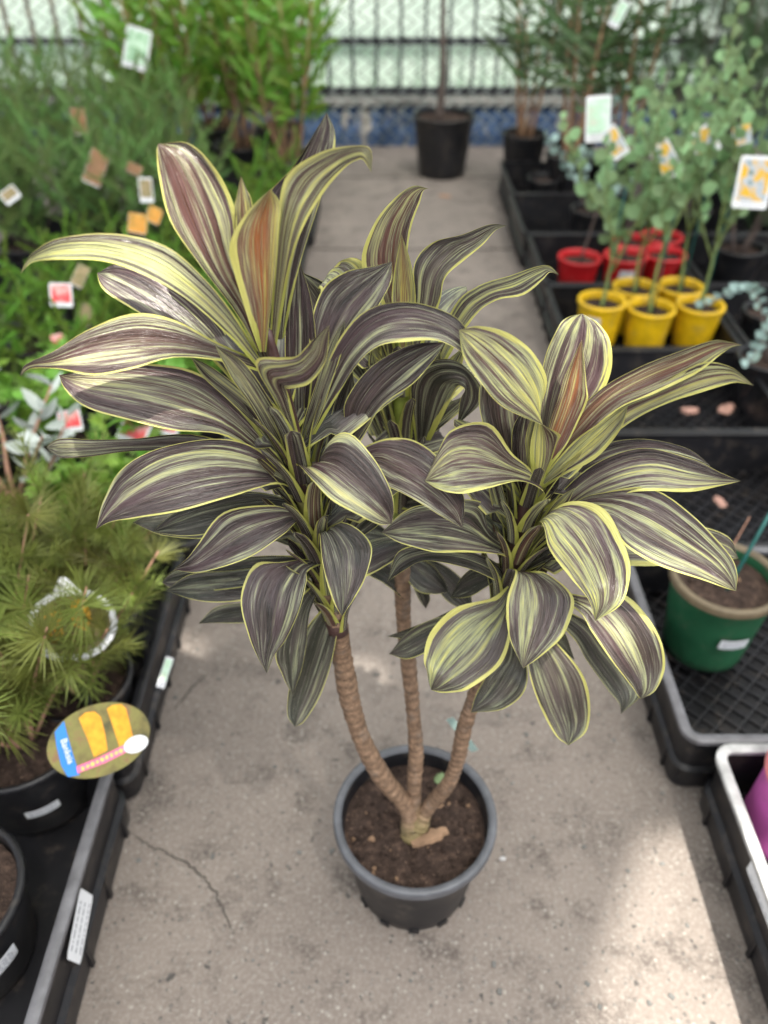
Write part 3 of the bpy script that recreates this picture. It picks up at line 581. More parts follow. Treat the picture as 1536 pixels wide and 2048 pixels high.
# filler blades round the three heads, seen in the gaps and from the sides and back
def filler(sid, n, seed):
    r_ = random.Random(seed); Cp = [atY(*p) for p in CORE[sid]]
    for i in range(n):
        t = 0.20 + (i + 0.5) / n * 0.55; b = crom(Cp, t); az = R(20) + R(140) * ((i * 0.618) % 1.0)      # behind the cane: the front is sighted leaf by leaf
        el = R(35 + 30 * t + r_.uniform(-8, 8)); L = r_.uniform(0.12, 0.155); wd = r_.uniform(0.020, 0.027)
        h = Vector((math.cos(az), math.sin(az), 0)); side = Vector((-h.y, h.x, 0))
        m_ = MB(); rows = []; p = b.copy(); e = el
        NV, NU = 18, 8
        for a in range(NV + 1):
            s = a / NV; half = wd * (0.25 + 1.0 * math.sin(math.pi * s ** 0.8) ** 0.9) * (1 if s < 0.97 else 0.3) * (1 if a < NV else 0.02)
            if s < 0.3: half = min(half, wd * (0.25 + s * 1.4))
            d = h * math.cos(e) + Vector((0, 0, 1)) * math.sin(e); nn = d.cross(side)
            rows.append([p + side * half * q - nn * 0.010 * (q * q) * half / wd - LOCAL for q in [-1 + 2 * c / NU for c in range(NU + 1)]])
            m_.uv.extend([(c / NU, s) for c in range(NU + 1)])
            p = p + d * (L / NV); e -= R(95) / NV * (0.3 + s)
        m_.quad_grid(rows)
        o = add('leaf', m_.mesh('filler_leaf', M['leaf']), stem_obj[sid])
        o.color = (r_.uniform(0.1, 0.4) + (0.25 if sid != 1 else 0), 0, r_.uniform(0.2, 0.8), 1)
filler(1, 18, 3); filler(2, 12, 4); filler(3, 16, 5)

def petioles(sid, n, seed):
    r_ = random.Random(seed); Cp = [atY(*p) for p in CORE[sid]]
    for i in range(n):
        t = 0.02 + 0.64 * i / n; b = crom(Cp, t); ax = (crom(Cp, min(1, t + 0.05)) - crom(Cp, max(0, t - 0.05))).normalized()
        az = i * 2.399 + r_.uniform(-0.4, 0.4); h = Vector((math.cos(az), math.sin(az), 0)); h = (h - ax * h.dot(ax)).normalized(); side = ax.cross(h)
        L = r_.uniform(0.075, 0.115); wd = r_.uniform(0.0075, 0.0115); m_ = MB(); rows = []; NV, NU = 10, 6
        e = R(80); p = b + h * 0.009
        for a in range(NV + 1):
            s = a / NV; d = h * math.cos(e) + ax * math.sin(e); nn = d.cross(side)
            half = wd * (1.25 - 0.55 * s) * (1 if a < NV else 0.15)
            rows.append([p + side * half * q + nn * (-0.5 * half * (1 - q * q)) - LOCAL for q in [-1 + 2 * c / NU for c in range(NU + 1)]])
            m_.uv.extend([(c / NU, 0.02 + 0.20 * s) for c in range(NU + 1)])
            p = p + d * (L / NV); e -= R(26) / NV
        m_.quad_grid(rows); o = add('leaf_stalk', m_.mesh('leaf_stalk', M['leaf']), stem_obj[sid]); o.color = (r_.uniform(0.1, 0.5), r_.choice((0, 0, 0.25)), 0.2, 1)
petioles(1, 38, 31); petioles(2, 18, 32); petioles(3, 30, 33)

# bits lying on the potting mix and the slab
def chip_mesh(name, L, W, T, mat, seed):
    r_ = random.Random(seed); m_ = MB(); rows = []
    for i in range(9):
        s = i / 8; hw = W * 0.5 * (0.25 + 0.75 * math.sin(math.pi * min(0.97, max(0.03, s))) ** 0.6) * r_.uniform(0.8, 1.15)
        cx = L * (s - 0.5); cy = r_.uniform(-0.1, 0.1) * W
        rows.append([(cx, cy - hw, 0), (cx, cy - hw * 0.7, T), (cx, cy + hw * 0.6, T * r_.uniform(0.8, 1.3)), (cx, cy + hw, 0)])
    m_.quad_grid(rows); return m_.mesh(name, mat, True, 40)
bc = atZ(858, 1672, 0.19)
o = tag(add('bark_chip', chip_mesh('bark_chip', 0.068, 0.026, 0.006, M['bark_chip'], 4), None, (bc.x, bc.y, 0.186), Quaternion((0, 0, 1), R(22))), 'long flat piece of tan bark lying on the potting mix beside the canes', 'bark')
gl = atZ(880, 1556, 0.19)
tag(add('fallen_leaf', chip_mesh('fallen_leaf', 0.024, 0.020, 0.002, M['f_euc'], 8), None, (gl.x, gl.y, 0.188), Quaternion((0, 0, 1), R(60))), 'small pale green leaf lying on the potting mix of the cordyline', 'leaf')

# ================================================================== TRAYS AND CRATES
def rrect(x0, x1, y0, y1, r, n=5):
    pts = []
    for cx, cy, a0 in ((x1 - r, y1 - r, 0), (x0 + r, y1 - r, 90), (x0 + r, y0 + r, 180), (x1 - r, y0 + r, 270)):
        for k in range(n + 1):
            a = R(a0 + 90 * k / n); pts.append((cx + r * math.cos(a), cy + r * math.sin(a)))
    return pts
def sweep(m_, W, D, prof, r=0.03):
    rows = []
    for off, z in prof:
        rows.append([(x, y, z) for x, y in rrect(-W / 2 - off, W / 2 + off, -D / 2 - off, D / 2 + off, max(0.006, r + off))])
    m_.quad_grid(rows, True)
tray_cache = {}
def tray(x0, x1, y0, y1, h, rim, label, group=None, rz=0.0, mesh_gap=0.036, solid=False):
    W, D = x1 - x0, y1 - y0
    t = empty('nursery_tray', ((x0 + x1) / 2, (y0 + y1) / 2, 0), label, 'tray', group)
    t.rotation_euler.z = rz
    key = (round(W, 3), round(D, 3), h)
    if key not in tray_cache:
        m_ = MB(); sweep(m_, W, D, [(-0.020, 0.004), (0.0, 0.004), (0.002, 0.018), (0.006, h * 0.38), (-0.004, h * 0.42), (-0.002, h - 0.020), (0.004, h - 0.014), (-0.006, h - 0.012), (-0.014, h * 0.42), (-0.018, 0.045), (-0.020, 0.03)])
        wm = m_.mesh('tray_wall', M['black'], True, 35)
        m_ = MB(); sweep(m_, W, D, [(-0.010, h - 0.012), (-0.011, h - 0.002), (-0.008, h), (0.006, h), (0.009, h - 0.002), (0.009, h - 0.012), (0.005, h - 0.013)])
        rm = m_.mesh('tray_rim', M['black'], True, 35)
        m_ = MB(); zf = 0.040; L = W + D
        for sgn in (1, -1):
            k = -D
            while k < W:
                # diagonal bar from (k,0) to (k+D, D), clipped to the tray
                a = Vector((k, 0)); b = Vector((k + D, D))
                t0 = max(0, -k / D); t1 = min(1, (W - k) / D)
                if t1 - t0 > 0.03:
                    p = a.lerp(b, t0); q = a.lerp(b, t1)
                    if sgn < 0: p.x, q.x = W - p.x, W - q.x
                    c = (p + q) / 2 - Vector((W / 2, D / 2)); d = q - p
                    m_.box((c.x, c.y, zf + 0.0006 * sgn), (d.length, 0.0045, 0.008), Quaternion((0, 0, 1), math.atan2(d.y, d.x)))
                k += mesh_gap * 1.414
        fm = m_.mesh('tray_mesh_floor', M['black'], False)
        m_ = MB(); m_.box((0, 0, h * 0.20), (0.012, 0.010, h * 0.34)); rb = m_.mesh('tray_rib', M['black'], False)
        tray_cache[key] = (wm, rm, fm, rb)
    wm, rm, fm, rb = tray_cache[key]
    wall = add('wall', wm, t)
    r_ = add('rim', rm, t)
    if rim: r_.material_slots[0].link = 'OBJECT'; r_.material_slots[0].material = rim
    if solid:
        m_ = MB(); m_.box((0, 0, 0.036), (W - 0.04, D - 0.04, 0.006)); add('floor', m_.mesh('tray_floor', M['black'], False), t)
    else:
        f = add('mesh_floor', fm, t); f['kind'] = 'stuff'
        m_ = MB(); m_.box((0, 0, 0.014), (W - 0.045, D - 0.045, 0.004)); add('shade_sheet', m_.mesh('shade_sheet', M['black'], False), t)  # black sheet standing in for the shaded ground below the mesh
    for s in (-1, 1):
        for j in range(5):
            add('rib', rb, wall, (s * (W / 2 + 0.001), -D / 2 + D * (j + 0.5) / 5, 0.0))
    return t
HT = 0.17
# left row, drifting a little into the aisle as it goes back
LB = [(-0.508, 0.30, 0.895), (-0.500, 0.915, 1.50), (-0.468, 1.52, 2.10), (-0.440, 2.12, 2.70), (-0.405, 2.72, 3.30), (-0.375, 3.32, 3.90), (-0.350, 3.92, 4.50)]
LLAB = ['black crate with a white sticker on its aisle side, beside two black pots', 'black crate holding the yellow flowered banksias beside the aisle', 'black crate of lime rosette plants behind the banksias',
        'black crate of red tagged shrubs along the green side of the aisle', 'black crate of low feathery shrubs with orange tags', 'black crate under tall grey green feathery bushes', 'black crate beside the tall bright green shrubs']
for (xb, y0, y1), lb in zip(LB, LLAB):
    tray(xb - 0.62, xb, y0, y1, 0.195 if y0 < 0.5 else HT, M['greyrim'] if y0 < 0.5 else None, lb, 'crates along the planted side of the aisle', solid=True)
for i, (y0, y1, lb) in enumerate(((1.52, 2.10, 'outer black crate alongside the lime rosette crate'), (2.12, 2.70, 'outer black crate alongside the red tagged shrubs'), (2.72, 3.30, 'outer black crate alongside the low feathery shrubs'), (3.32, 3.90, 'outer black crate under the tallest feathery bushes'))):
    tray(-1.72 + 0.02 * i, -1.10 + 0.02 * i, y0, y1, HT, None, lb, 'crates in the second row', solid=True)
# right row
RB = [(0.640, 0.30, 0.925), (0.592, 0.945, 1.50), (0.610, 1.515, 2.02), (0.630, 2.035, 2.54), (0.650, 2.555, 3.08), (0.655, 3.10, 3.64), (0.640, 3.66, 4.20), (0.655, 4.22, 4.76)]
RLAB = ['black crate with a scuffed pale rim holding the pink pot', 'black mesh crate with a grey rim holding the dark green pot', 'empty black mesh crate next to the green pot crate', 'empty black mesh crate in front of the yellow pots',
        'black crate holding the yellow pots', 'black crate holding the red pots', 'empty black crate behind the red pots', 'black crate holding dark pots near the blue wall']
for i, ((xb, y0, y1), lb) in enumerate(zip(RB, RLAB)):
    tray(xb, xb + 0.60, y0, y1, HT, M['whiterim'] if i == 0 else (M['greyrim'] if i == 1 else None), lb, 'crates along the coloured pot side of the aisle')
for i, (y0, y1, lb) in enumerate(((2.035, 2.54, 'outer black crate holding the trailing blue grey gum'), (2.555, 3.08, 'outer black crate beside the yellow pots'), (3.10, 3.64, 'outer black crate beside the red pots'), (3.66, 4.20, 'outer black crate of dark needle foliage'))):
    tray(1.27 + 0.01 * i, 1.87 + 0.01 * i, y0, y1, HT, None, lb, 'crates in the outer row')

# ================================================================== LEAF MESHES FOR THE BACKGROUND PLANTS
UPZ = Vector((0, 0, 1))
def blade(m_, base, d, side, L, W, bend=0.0, seg=3, fold=0.15):
    rows = []; p = Vector(base); d = Vector(d).normalized(); nn = side.cross(d).normalized(); e = 0
    for i in range(seg + 1):
        s = i / seg; hw = W * 0.5 * math.sin(math.pi * (0.08 + 0.90 * s)) ** 0.8
        rows.append([p - side * hw + nn * hw * fold, p, p + side * hw + nn * hw * fold])
        p = p + (d * math.cos(e) - nn * math.sin(e)) * (L / seg); e += bend / seg
    m_.quad_grid(rows)
def frame(d, r_):
    d = Vector(d).normalized(); a = Vector((r_.uniform(-1, 1), r_.uniform(-1, 1), r_.uniform(-1, 1)))
    return d.cross(a).normalized()
def single(name, L, W, bend, seg, mat, fold=0.2):
    m_ = MB(); blade(m_, (0, 0, 0), (0, 0, 1), Vector((1, 0, 0)), L, W, bend, seg, fold); return m_.mesh(name, mat)
def whorl(name, n, L, W, lo, hi, mat, seed, bend=0.3, droop=0.0):
    r_ = random.Random(seed); m_ = MB()
    for i in range(n):
        az = i * 2.399; el = R(lo + (hi - lo) * ((i * 0.618) % 1))
        d = Vector((math.cos(az) * math.cos(el), math.sin(az) * math.cos(el), math.sin(el)))
        side = Vector((-math.sin(az), math.cos(az), 0)); side = (side + UPZ * r_.uniform(-0.3, 0.3)); side = (side - d * side.dot(d)).normalized()
        blade(m_, d * 0.004, d, -side, L * r_.uniform(0.75, 1.1), W, bend * r_.uniform(0.4, 1.4), 3, 0.1)
    return m_.mesh(name, mat)
def sprig(name, n, L, lf, W, mat, seed, ang=45):
    r_ = random.Random(seed); m_ = MB(); m_.tube([(0, 0, 0), (0.003, 0.002, L * 0.5), (0, 0, L)], [0.0014, 0.0011, 0.0006], 4)
    for i in range(n):
        z = L * (0.05 + 0.95 * i / n); az = i * 2.399; el = R(ang + 30 * i / n + r_.uniform(-12, 12))
        d = Vector((math.cos(az) * math.cos(el), math.sin(az) * math.cos(el), math.sin(el)))
        side = Vector((-math.sin(az), math.cos(az), 0))
        blade(m_, (0, 0, z), d, -side, lf * r_.uniform(0.7, 1.15), W, r_.uniform(0, 0.5), 2, 0.1)
    return m_.mesh(name, mat)
LM = {
 'bright': [single('bright_leaf', 0.12, 0.027, b, 5, M['f_bright']) for b in (0.2, 0.7, 1.1)],
 'euc': [single('round_leaf', 0.054, 0.047, b, 4, M['f_euc'], 0.25) for b in (0.1, 0.5)],
 'blue': [single('blue_leaf', 0.034, 0.028, b, 4, M['f_blue'], 0.25) for b in (0.1, 0.4)],
 'silver': [single('silver_leaf', 0.062, 0.024, b, 4, M['f_silver'], 0.3) for b in (0.1, 0.5)],
 'bamboo': [single('strap_leaf', 0.26, 0.019, b, 7, M['f_bamboo'], 0.3) for b in (0.6, 1.2, 1.8)],
 'whorl': [whorl('needle_whorl', 38, 0.072, 0.0030, 0, 84, M['f_olive'], s) for s in (1, 2, 3)],
 'bank': [whorl('needle_whorl', 38, 0.072, 0.0028, 5, 84, M['f_olive'], s) for s in (1, 2)] + [sprig('needle_shoot', 64, 0.11, 0.050, 0.0026, M['f_olive'], s, 25) for s in (5, 6, 7)],
 'star': [whorl('leaf_rosette', 16, 0.040, 0.011, 0, 70, M['f_star'], s) for s in (1, 2)],
 'grev': [sprig('feathery_sprig', 46, 0.15, 0.030, 0.0048, M['f_grev'], s) for s in (1, 2, 3)],
 'low': [sprig('soft_sprig', 46, 0.10, 0.026, 0.0046, M['f_low'], s) for s in (1, 2, 3)],
 'dark': [sprig('needle_sprig', 60, 0.16, 0.045, 0.0030, M['f_dark'], s, 30) for s in (1, 2)],
}
def orient(d, roll):
    q = Vector(d).normalized().to_track_quat('Z', 'X'); return q @ Quaternion((0, 0, 1), roll)
POTM = {}
def potted(name, x, y, z0, r, h, potmat, label, cat, group=None, rimmat=None, soil=True, tilt=None):
    t = empty(name, (x, y, z0), label, cat, group)
    if tilt: t.rotation_euler = tilt
    k = (r, h, potmat.name)
    if k not in POTM: POTM[k] = (pot_mesh('pot', r, h, potmat, 0.76, 36, 0.012, 0.018, 0.003), soil_mesh('soil', r - 0.016, h - 0.030, len(POTM) + 20, 0.005, 24))
    p = add('pot', POTM[k][0], t)
    if rimmat:
        m_ = MB(); m_.lathe([(r + 0.0015, h - 0.018), (r + 0.0025, h - 0.004), (r, h + 0.0015), (r - 0.010, h + 0.0015), (r - 0.014, h - 0.006)], 40)
        add('rim', m_.mesh('pot_rim', rimmat), p)
    add('soil', POTM[k][1], t)
    return t
def stem_curve(t, p0, p1, sag, rad, mat, seed, name='stem'):
    r_ = random.Random(seed); a, b = Vector(p0), Vector(p1)
    mid = (a + b) / 2 + Vector((r_.uniform(-1, 1), r_.uniform(-1, 1), 0)) * sag
    P = [a, a.lerp(mid, 0.5) + Vector((r_.uniform(-1, 1), r_.uniform(-1, 1), 0)) * sag * 0.3, mid, mid.lerp(b, 0.5), b]
    pts = [crom(P, i / 10) for i in range(11)]
    m_ = MB(); m_.tube(pts, [rad * (1 - 0.65 * i / 10) for i in range(11)], 6)
    add(name, m_.mesh('stem', mat), t); return pts
def bush(t, kind, nstem, height, spread, nper, sc, matstem, seed, z0, up=0.7, lo=0.25, leafname='sprig', rad=0.004):
    """a potted shrub: stems from the potting mix, foliage pieces spread along the upper part of each stem"""
    r_ = random.Random(seed)
    for s in range(nstem):
        az = s * 2.399 + r_.uniform(-0.4, 0.4); q = spread * math.sqrt((s + 0.4) / nstem)
        tip = Vector((q * math.cos(az), q * math.sin(az), z0 + height * r_.uniform(0.72, 1.0)))
        pts = stem_curve(t, (0.02 * math.cos(az), 0.02 * math.sin(az), z0 - 0.01), tip, 0.03, rad, matstem, seed * 31 + s)
        for i in range(nper):
            u = lo + (1 - lo) * (i + r_.random()) / nper
            p = crom(pts, min(1, u)); a2 = i * 2.399 + s
            d = Vector((math.cos(a2), math.sin(a2), up * r_.uniform(0.5, 1.6) + (1.2 if i == nper - 1 else 0)))
            add(leafname, r_.choice(LM[kind]), t, p, orient(d, r_.uniform(0, 6.28)), sc * r_.uniform(0.75, 1.2))

# ---------------- planted side (left): label, place, kind
G_B, G_L, G_F, G_T = 'banksias in black pots', 'low green shrubs in black pots', 'feathery shrubs in black pots', 'tall bright shrubs by the wall'
def banksia(x, y, seed, label, hgt=0.42, ns=7, npp=7, r=0.135, h=0.20, z0=0.045):
    t = potted('potted_banksia', x, y, z0, r, h, M['pot'], label, 'plant', G_B)
    bush(t, 'bank', ns + 3, hgt, 0.23, npp + 2, 0.95, M['pinktwig'], seed, h - 0.03, 0.6, 0.30, 'needle_whorl', 0.004)
    return t
banksia(-0.680, 0.915, 41, 'needle leaved banksia in a black pot holding the round yellow flower tag', 0.40, 9, 7)
t2 = potted('potted_banksia', -0.700, 0.600, 0.045, 0.135, 0.20, M['pot'], 'black pot of bark rich mix with a single bent twig and a white price sticker', 'plant', G_B)
stem_curve(t2, (-0.03, 0, 0.17), (-0.32, 0.02, 0.45), 0.02, 0.005, M['pinktwig'], 5)
for i in range(6): add('needle_whorl', LM['whorl'][i % 3], t2, (-0.20 - 0.03 * i, 0.02 * math.sin(i * 2), 0.33 + 0.025 * i), orient((math.cos(i * 2.4), math.sin(i * 2.4), 0.6), i), 0.9)
banksia(-0.98, 0.98, 42, 'needle leaved banksia with a white framed tag, in the crate behind the bent twig pot', 0.40, 6, 7)
banksia(-0.66, 1.24, 43, 'needle leaved banksia reaching over the black crate towards the concrete', 0.26, 8, 7)
banksia(-0.96, 1.30, 46, 'needle leaved banksia behind the white framed tag', 0.24, 6, 7)
banksia(-0.62, 1.06, 47, 'needle leaved banksia between the round tag and the aisle', 0.30, 7, 6, 0.11, 0.17)
banksia(-0.84, 1.12, 48, 'needle leaved banksia in the middle of its crate', 0.40, 7, 7, 0.11, 0.17)
def rosette(x, y, seed, label):
    t = potted('potted_rosette_shrub', x, y, 0.045, 0.10, 0.15, M['pot'], label, 'plant', 'lime rosette shrubs')
    bush(t, 'star', 9, 0.30, 0.15, 6, 1.1, M['twig'], seed, 0.12, 0.9, 0.35, 'leaf_rosette', 0.003); return t
rosette(-0.68, 1.55, 51, 'lime green rosette shrub right behind the banksias'); rosette(-0.94, 1.95, 52, 'lime green rosette shrub beside the silver leaved plant')
rosette(-0.60, 1.86, 53, 'lime green rosette shrub in the shade of the striped cordyline leaves')
t = potted('potted_silver_plant', -0.96, 1.66, 0.045, 0.10, 0.16, M['pot'], 'silver leaved plant with bare pink brown branches', 'plant')
r_ = random.Random(61)
for s in range(7):
    az = s * 2.399; tip = Vector((0.20 * math.cos(az), 0.16 * math.sin(az), 0.38 + 0.06 * r_.random()))
    pts = stem_curve(t, (0, 0, 0.13), tip, 0.03, 0.007, M['pinktwig'], 70 + s)
    for i in range(9):
        p = crom(pts, min(1, 0.45 + 0.55 * i / 8)); a2 = i * 2.4 + s
        add('leaf', r_.choice(LM['silver']), t, p, orient((math.cos(a2), math.sin(a2), r_.uniform(0.2, 1.2)), r_.uniform(0, 6)), r_.uniform(0.8, 1.3))
def low(x, y, seed, label, hgt=0.26, kind='low', sc=1.0, ns=9, npp=9):
    t = potted('potted_shrub', x, y, 0.045, 0.10, 0.15, M['pot'], label, 'plant', G_L)
    bush(t, kind, ns, hgt, 0.17, npp, sc, M['twig'], seed, 0.12, 0.7, 0.2, 'sprig', 0.003); return t
for i, (x, y, hg, lb) in enumerate((
    (-0.62, 2.20, 0.25, 'low soft green shrub behind the lime rosettes, beside the aisle'), (-0.90, 2.24, 0.28, 'low soft green shrub with a red and white flower tag'), (-1.22, 2.20, 0.30, 'low soft green shrub in the second row beside the silver plant'),
    (-0.56, 2.52, 0.25, 'low soft green shrub with an orange tag beside the aisle'), (-0.85, 2.55, 0.27, 'low soft green shrub with a cream and brown tag'), (-1.20, 2.55, 0.30, 'low soft green shrub in the second row behind the red tags'),
    (-0.55, 2.90, 0.26, 'low soft green shrub spilling over the crate edge beside the aisle'), (-0.84, 2.92, 0.28, 'low soft green shrub with a yellow orange tag'), (-1.14, 2.92, 0.28, 'low soft green shrub in front of the feathery bushes'),
    (-0.50, 3.30, 0.30, 'bright low shrub leaning onto the concrete edge'), (-0.52, 3.72, 0.34, 'bright low shrub at the foot of the tall green shrubs'), (-1.52, 2.60, 0.28, 'low soft green shrub near the dark gap between pots'), (-1.50, 2.25, 0.28, 'low soft green shrub at the outer end of the second row'))):
    low(x, y, 200 + i, lb, hg)
def feathery(x, y, seed, label, hgt):
    t = potted('potted_feathery_shrub', x, y, 0.045, 0.12, 0.18, M['pot'], label, 'plant', G_F)
    bush(t, 'grev', 10, hgt, 0.26, 11, 1.15, M['greytwig'], seed, 0.15, 0.8, 0.15, 'sprig', 0.004); return t
for i, (x, y, hg, lb) in enumerate((
    (-0.86, 3.34, 0.42, 'feathery grey green shrub carrying the lower brown tag'), (-1.18, 3.38, 0.46, 'feathery grey green shrub in front of the tallest feathery bush'), (-1.52, 3.40, 0.46, 'feathery grey green shrub over the dark gap'),
    (-1.00, 3.82, 0.52, 'feathery grey green shrub carrying the upper brown tag'), (-1.36, 3.86, 0.58, 'tall feathery grey green bush by the rusty pickets'), (-1.74, 3.90, 0.56, 'tall feathery grey green bush at the outer end of the row'),
    (-1.60, 4.42, 0.60, 'feathery bush growing against the rusty pickets'), (-1.20, 4.36, 0.56, 'feathery bush with tiny cream flowers'), (-2.00, 4.50, 0.58, 'feathery bush near the chain link corner'))):
    feathery(x, y, 300 + i, lb, hg)
def bright(x, y, seed, label, hgt=1.15, ns=9, npp=30):
    t = potted('potted_green_shrub', x, y, 0.0, 0.15, 0.26, M['pot'], label, 'shrub', G_T)
    r2 = random.Random(seed)
    for s in range(ns):
        az = s * 2.399; q = 0.25 * math.sqrt((s + 0.5) / ns)
        tip = Vector((q * math.cos(az), q * math.sin(az), hgt * r2.uniform(0.75, 1.05)))
        pts = stem_curve(t, (0.04 * math.cos(az), 0.04 * math.sin(az), 0.22), tip, 0.05, 0.009, M['wood'], seed * 13 + s)
        for i in range(npp):
            u = 0.26 + 0.74 * (i + r2.random()) / npp; p = crom(pts, min(1, u)); a2 = i * 2.4 + s
            p = p + Vector((math.cos(a2), math.sin(a2), 0.2)) * r2.uniform(0, 0.08)
            add('leaf', r2.choice(LM['bright']), t, p, orient((math.cos(a2), math.sin(a2), r2.uniform(0.2, 1.6)), r2.uniform(-0.8, 0.8)), r2.uniform(0.8, 1.25))
for i, (x, y, lb) in enumerate(((-0.50, 4.55, 'tall bright green shrub next to the aisle, in front of the blue wall'), (-0.80, 4.80, 'tall bright green shrub holding a blank pale post tag'), (-1.12, 4.62, 'tall bright green shrub with the pale green hanging tag'),
                                (-0.62, 5.15, 'tall bright green shrub close against the chain link'), (-1.00, 5.20, 'tall bright green shrub tucked behind the pale tag'), (-1.38, 5.05, 'bright green shrub beside the rusty pickets'))):
    bright(x, y, 400 + i, lb, 1.15 if i < 4 else 1.0)

# ---------------- coloured pot side (right)
G_Y, G_R = 'wattles in yellow pots', 'saplings in red pots'
def wattle(px, py, Y, seed, label, hgt):
    p = atY(px, py, Y); r, h = 0.088, 0.175
    t = potted('potted_wattle', p.x, Y, p.z - h, r, h, M['yellow'], label, 'plant', G_Y)
    r2 = random.Random(seed); fork = Vector((r2.uniform(-0.03, 0.03), 0.0, hgt * 0.46))
    stem_curve(t, (0, 0, h - 0.04), fork, 0.015, 0.008, M['twig'], seed * 7)
    for s in range(6):
        az = s * 1.05 + seed * 1.3; q_ = r2.uniform(0.10, 0.24)
        tip = Vector((q_ * math.cos(az), 0.8 * q_ * math.sin(az), hgt * r2.uniform(0.72, 1.02)))
        pts = stem_curve(t, fork - Vector((0, 0, 0.06 * (s % 3))), tip, 0.05, 0.0045, M['twig'], seed * 7 + s + 1, 'branch')
        for i in range(17):
            u = 0.22 + 0.78 * i / 16; q = crom(pts, min(1, u)); a2 = i * 2.399 + s
            add('leaf', r2.choice(LM['euc']), t, q, orient((math.cos(a2), math.sin(a2), r2.uniform(0.2, 1.1)), r2.uniform(-0.7, 0.7)), r2.uniform(0.65, 1.25) * (1 - 0.3 * u))
    m_ = MB(); m_.tube([(0.012, 0.01, h - 0.04), (0.014, 0.012, h + hgt * 0.45)], 0.0035, 6); add('stake', m_.mesh('stake', M['teal']), t)
for i, (px, py, Y, hg, lb) in enumerate(((1205, 598, 2.76, 0.86, 'grey green wattle in the yellow pot with a white label at the crate corner'), (1272, 572, 2.92, 0.98, 'grey green wattle in a yellow pot touching the red pots'), (1303, 612, 2.74, 1.02, 'grey green wattle in the middle yellow pot of the front three'),
                                          (1362, 570, 2.94, 1.08, 'grey green wattle in a yellow pot at the back, away from the aisle'), (1402, 606, 2.78, 1.0, 'grey green wattle in the yellow pot under a trailing blue grey branch'))):
    wattle(px, py, Y, 500 + i, lb, hg)
def redsap(px, py, Y, seed, label, hgt, mat):
    p = atY(px, py, Y); r, h = 0.092, 0.165
    t = potted('potted_sapling', p.x, Y, p.z - h, r, h, M['red'], label, 'plant', G_R)
    pts = stem_curve(t, (0, 0, h - 0.04), (0.03, 0.02, hgt), 0.03, 0.007, M['greytwig'], seed)
    r2 = random.Random(seed)
    for i in range(22):
        q = crom(pts, 0.6 + 0.4 * i / 21); a2 = i * 2.4
        add('leaf', r2.choice(LM[mat]), t, q + Vector((math.cos(a2), math.sin(a2), 0)) * r2.uniform(0, 0.05), orient((math.cos(a2), math.sin(a2), r2.uniform(0.0, 0.8)), r2.uniform(-1, 1)), r2.uniform(0.6, 1.0))
for i, (px, py, Y, hg, mt, lb) in enumerate(((1160, 512, 3.32, 0.80, 'blue', 'thin sapling in the red pot nearest the aisle, standing alone'), (1252, 508, 3.30, 0.85, 'euc', 'thin sapling in the red pot with a white label'), (1330, 505, 3.36, 0.82, 'euc', 'thin sapling in a red pot behind the yellow pots'),
                                              (1325, 470, 3.54, 0.85, 'euc', 'thin sapling in the raised red pot at the rear of its crate'), (1262, 478, 3.52, 0.80, 'euc', 'thin sapling in the red pot behind the labelled red pot'))):
    redsap(px, py, Y, 520 + i, lb, hg, mt)
# trailing blue grey gum at the edge
p = atY(1500, 640, 2.60)
t = potted('potted_gum', 1.28, 2.42, 0.045, 0.10, 0.16, M['pot'], 'blue grey gum sapling trailing its paired leaves past the yellow pots', 'plant')
r2 = random.Random(9)
for s, (e0, e1) in enumerate((((1.20, 2.50, 0.40), (1.06, 2.52, 0.34)), ((1.24, 2.38, 0.36), (1.16, 2.30, 0.24)), ((1.35, 2.45, 0.55), (1.45, 2.4, 0.5)))):
    a, b, c = Vector((0, 0, 0.14)), Vector(e0) - Vector((1.28, 2.42, 0.045)), Vector(e1) - Vector((1.28, 2.42, 0.045))
    pts = [crom([a, b, c], i / 14) for i in range(15)]; m_ = MB(); m_.tube(pts, [0.005 - 0.0002 * i for i in range(15)], 6); add('stem', m_.mesh('stem', M['greytwig']), t)
    for i in range(18):
        q = crom(pts, 0.3 + 0.7 * i / 17); a2 = (i % 2) * math.pi + 0.5 * s
        add('leaf', r2.choice(LM['blue']), t, q, orient((math.cos(a2), 0.5 * math.sin(a2), 0.6), r2.uniform(-0.4, 0.4)), r2.uniform(0.8, 1.2))
t = potted('potted_gum', 0.98, 3.86, 0.045, 0.10, 0.17, M['pot'], 'blue grey gum sapling with round leaves behind the red pots', 'plant')
for s in range(4):
    pts = stem_curve(t, (0, 0, 0.14), (-0.26 + 0.16 * s, -0.12 * (s % 2), 0.50 - 0.04 * s), 0.04, 0.005, M['greytwig'], 800 + s)
    for i in range(16):
        q = crom(pts, 0.4 + 0.6 * i / 15); a2 = i * 2.4
        add('leaf', r2.choice(LM['blue']), t, q, orient((math.cos(a2), math.sin(a2), 0.4), r2.uniform(-0.6, 0.6)), r2.uniform(0.9, 1.5))
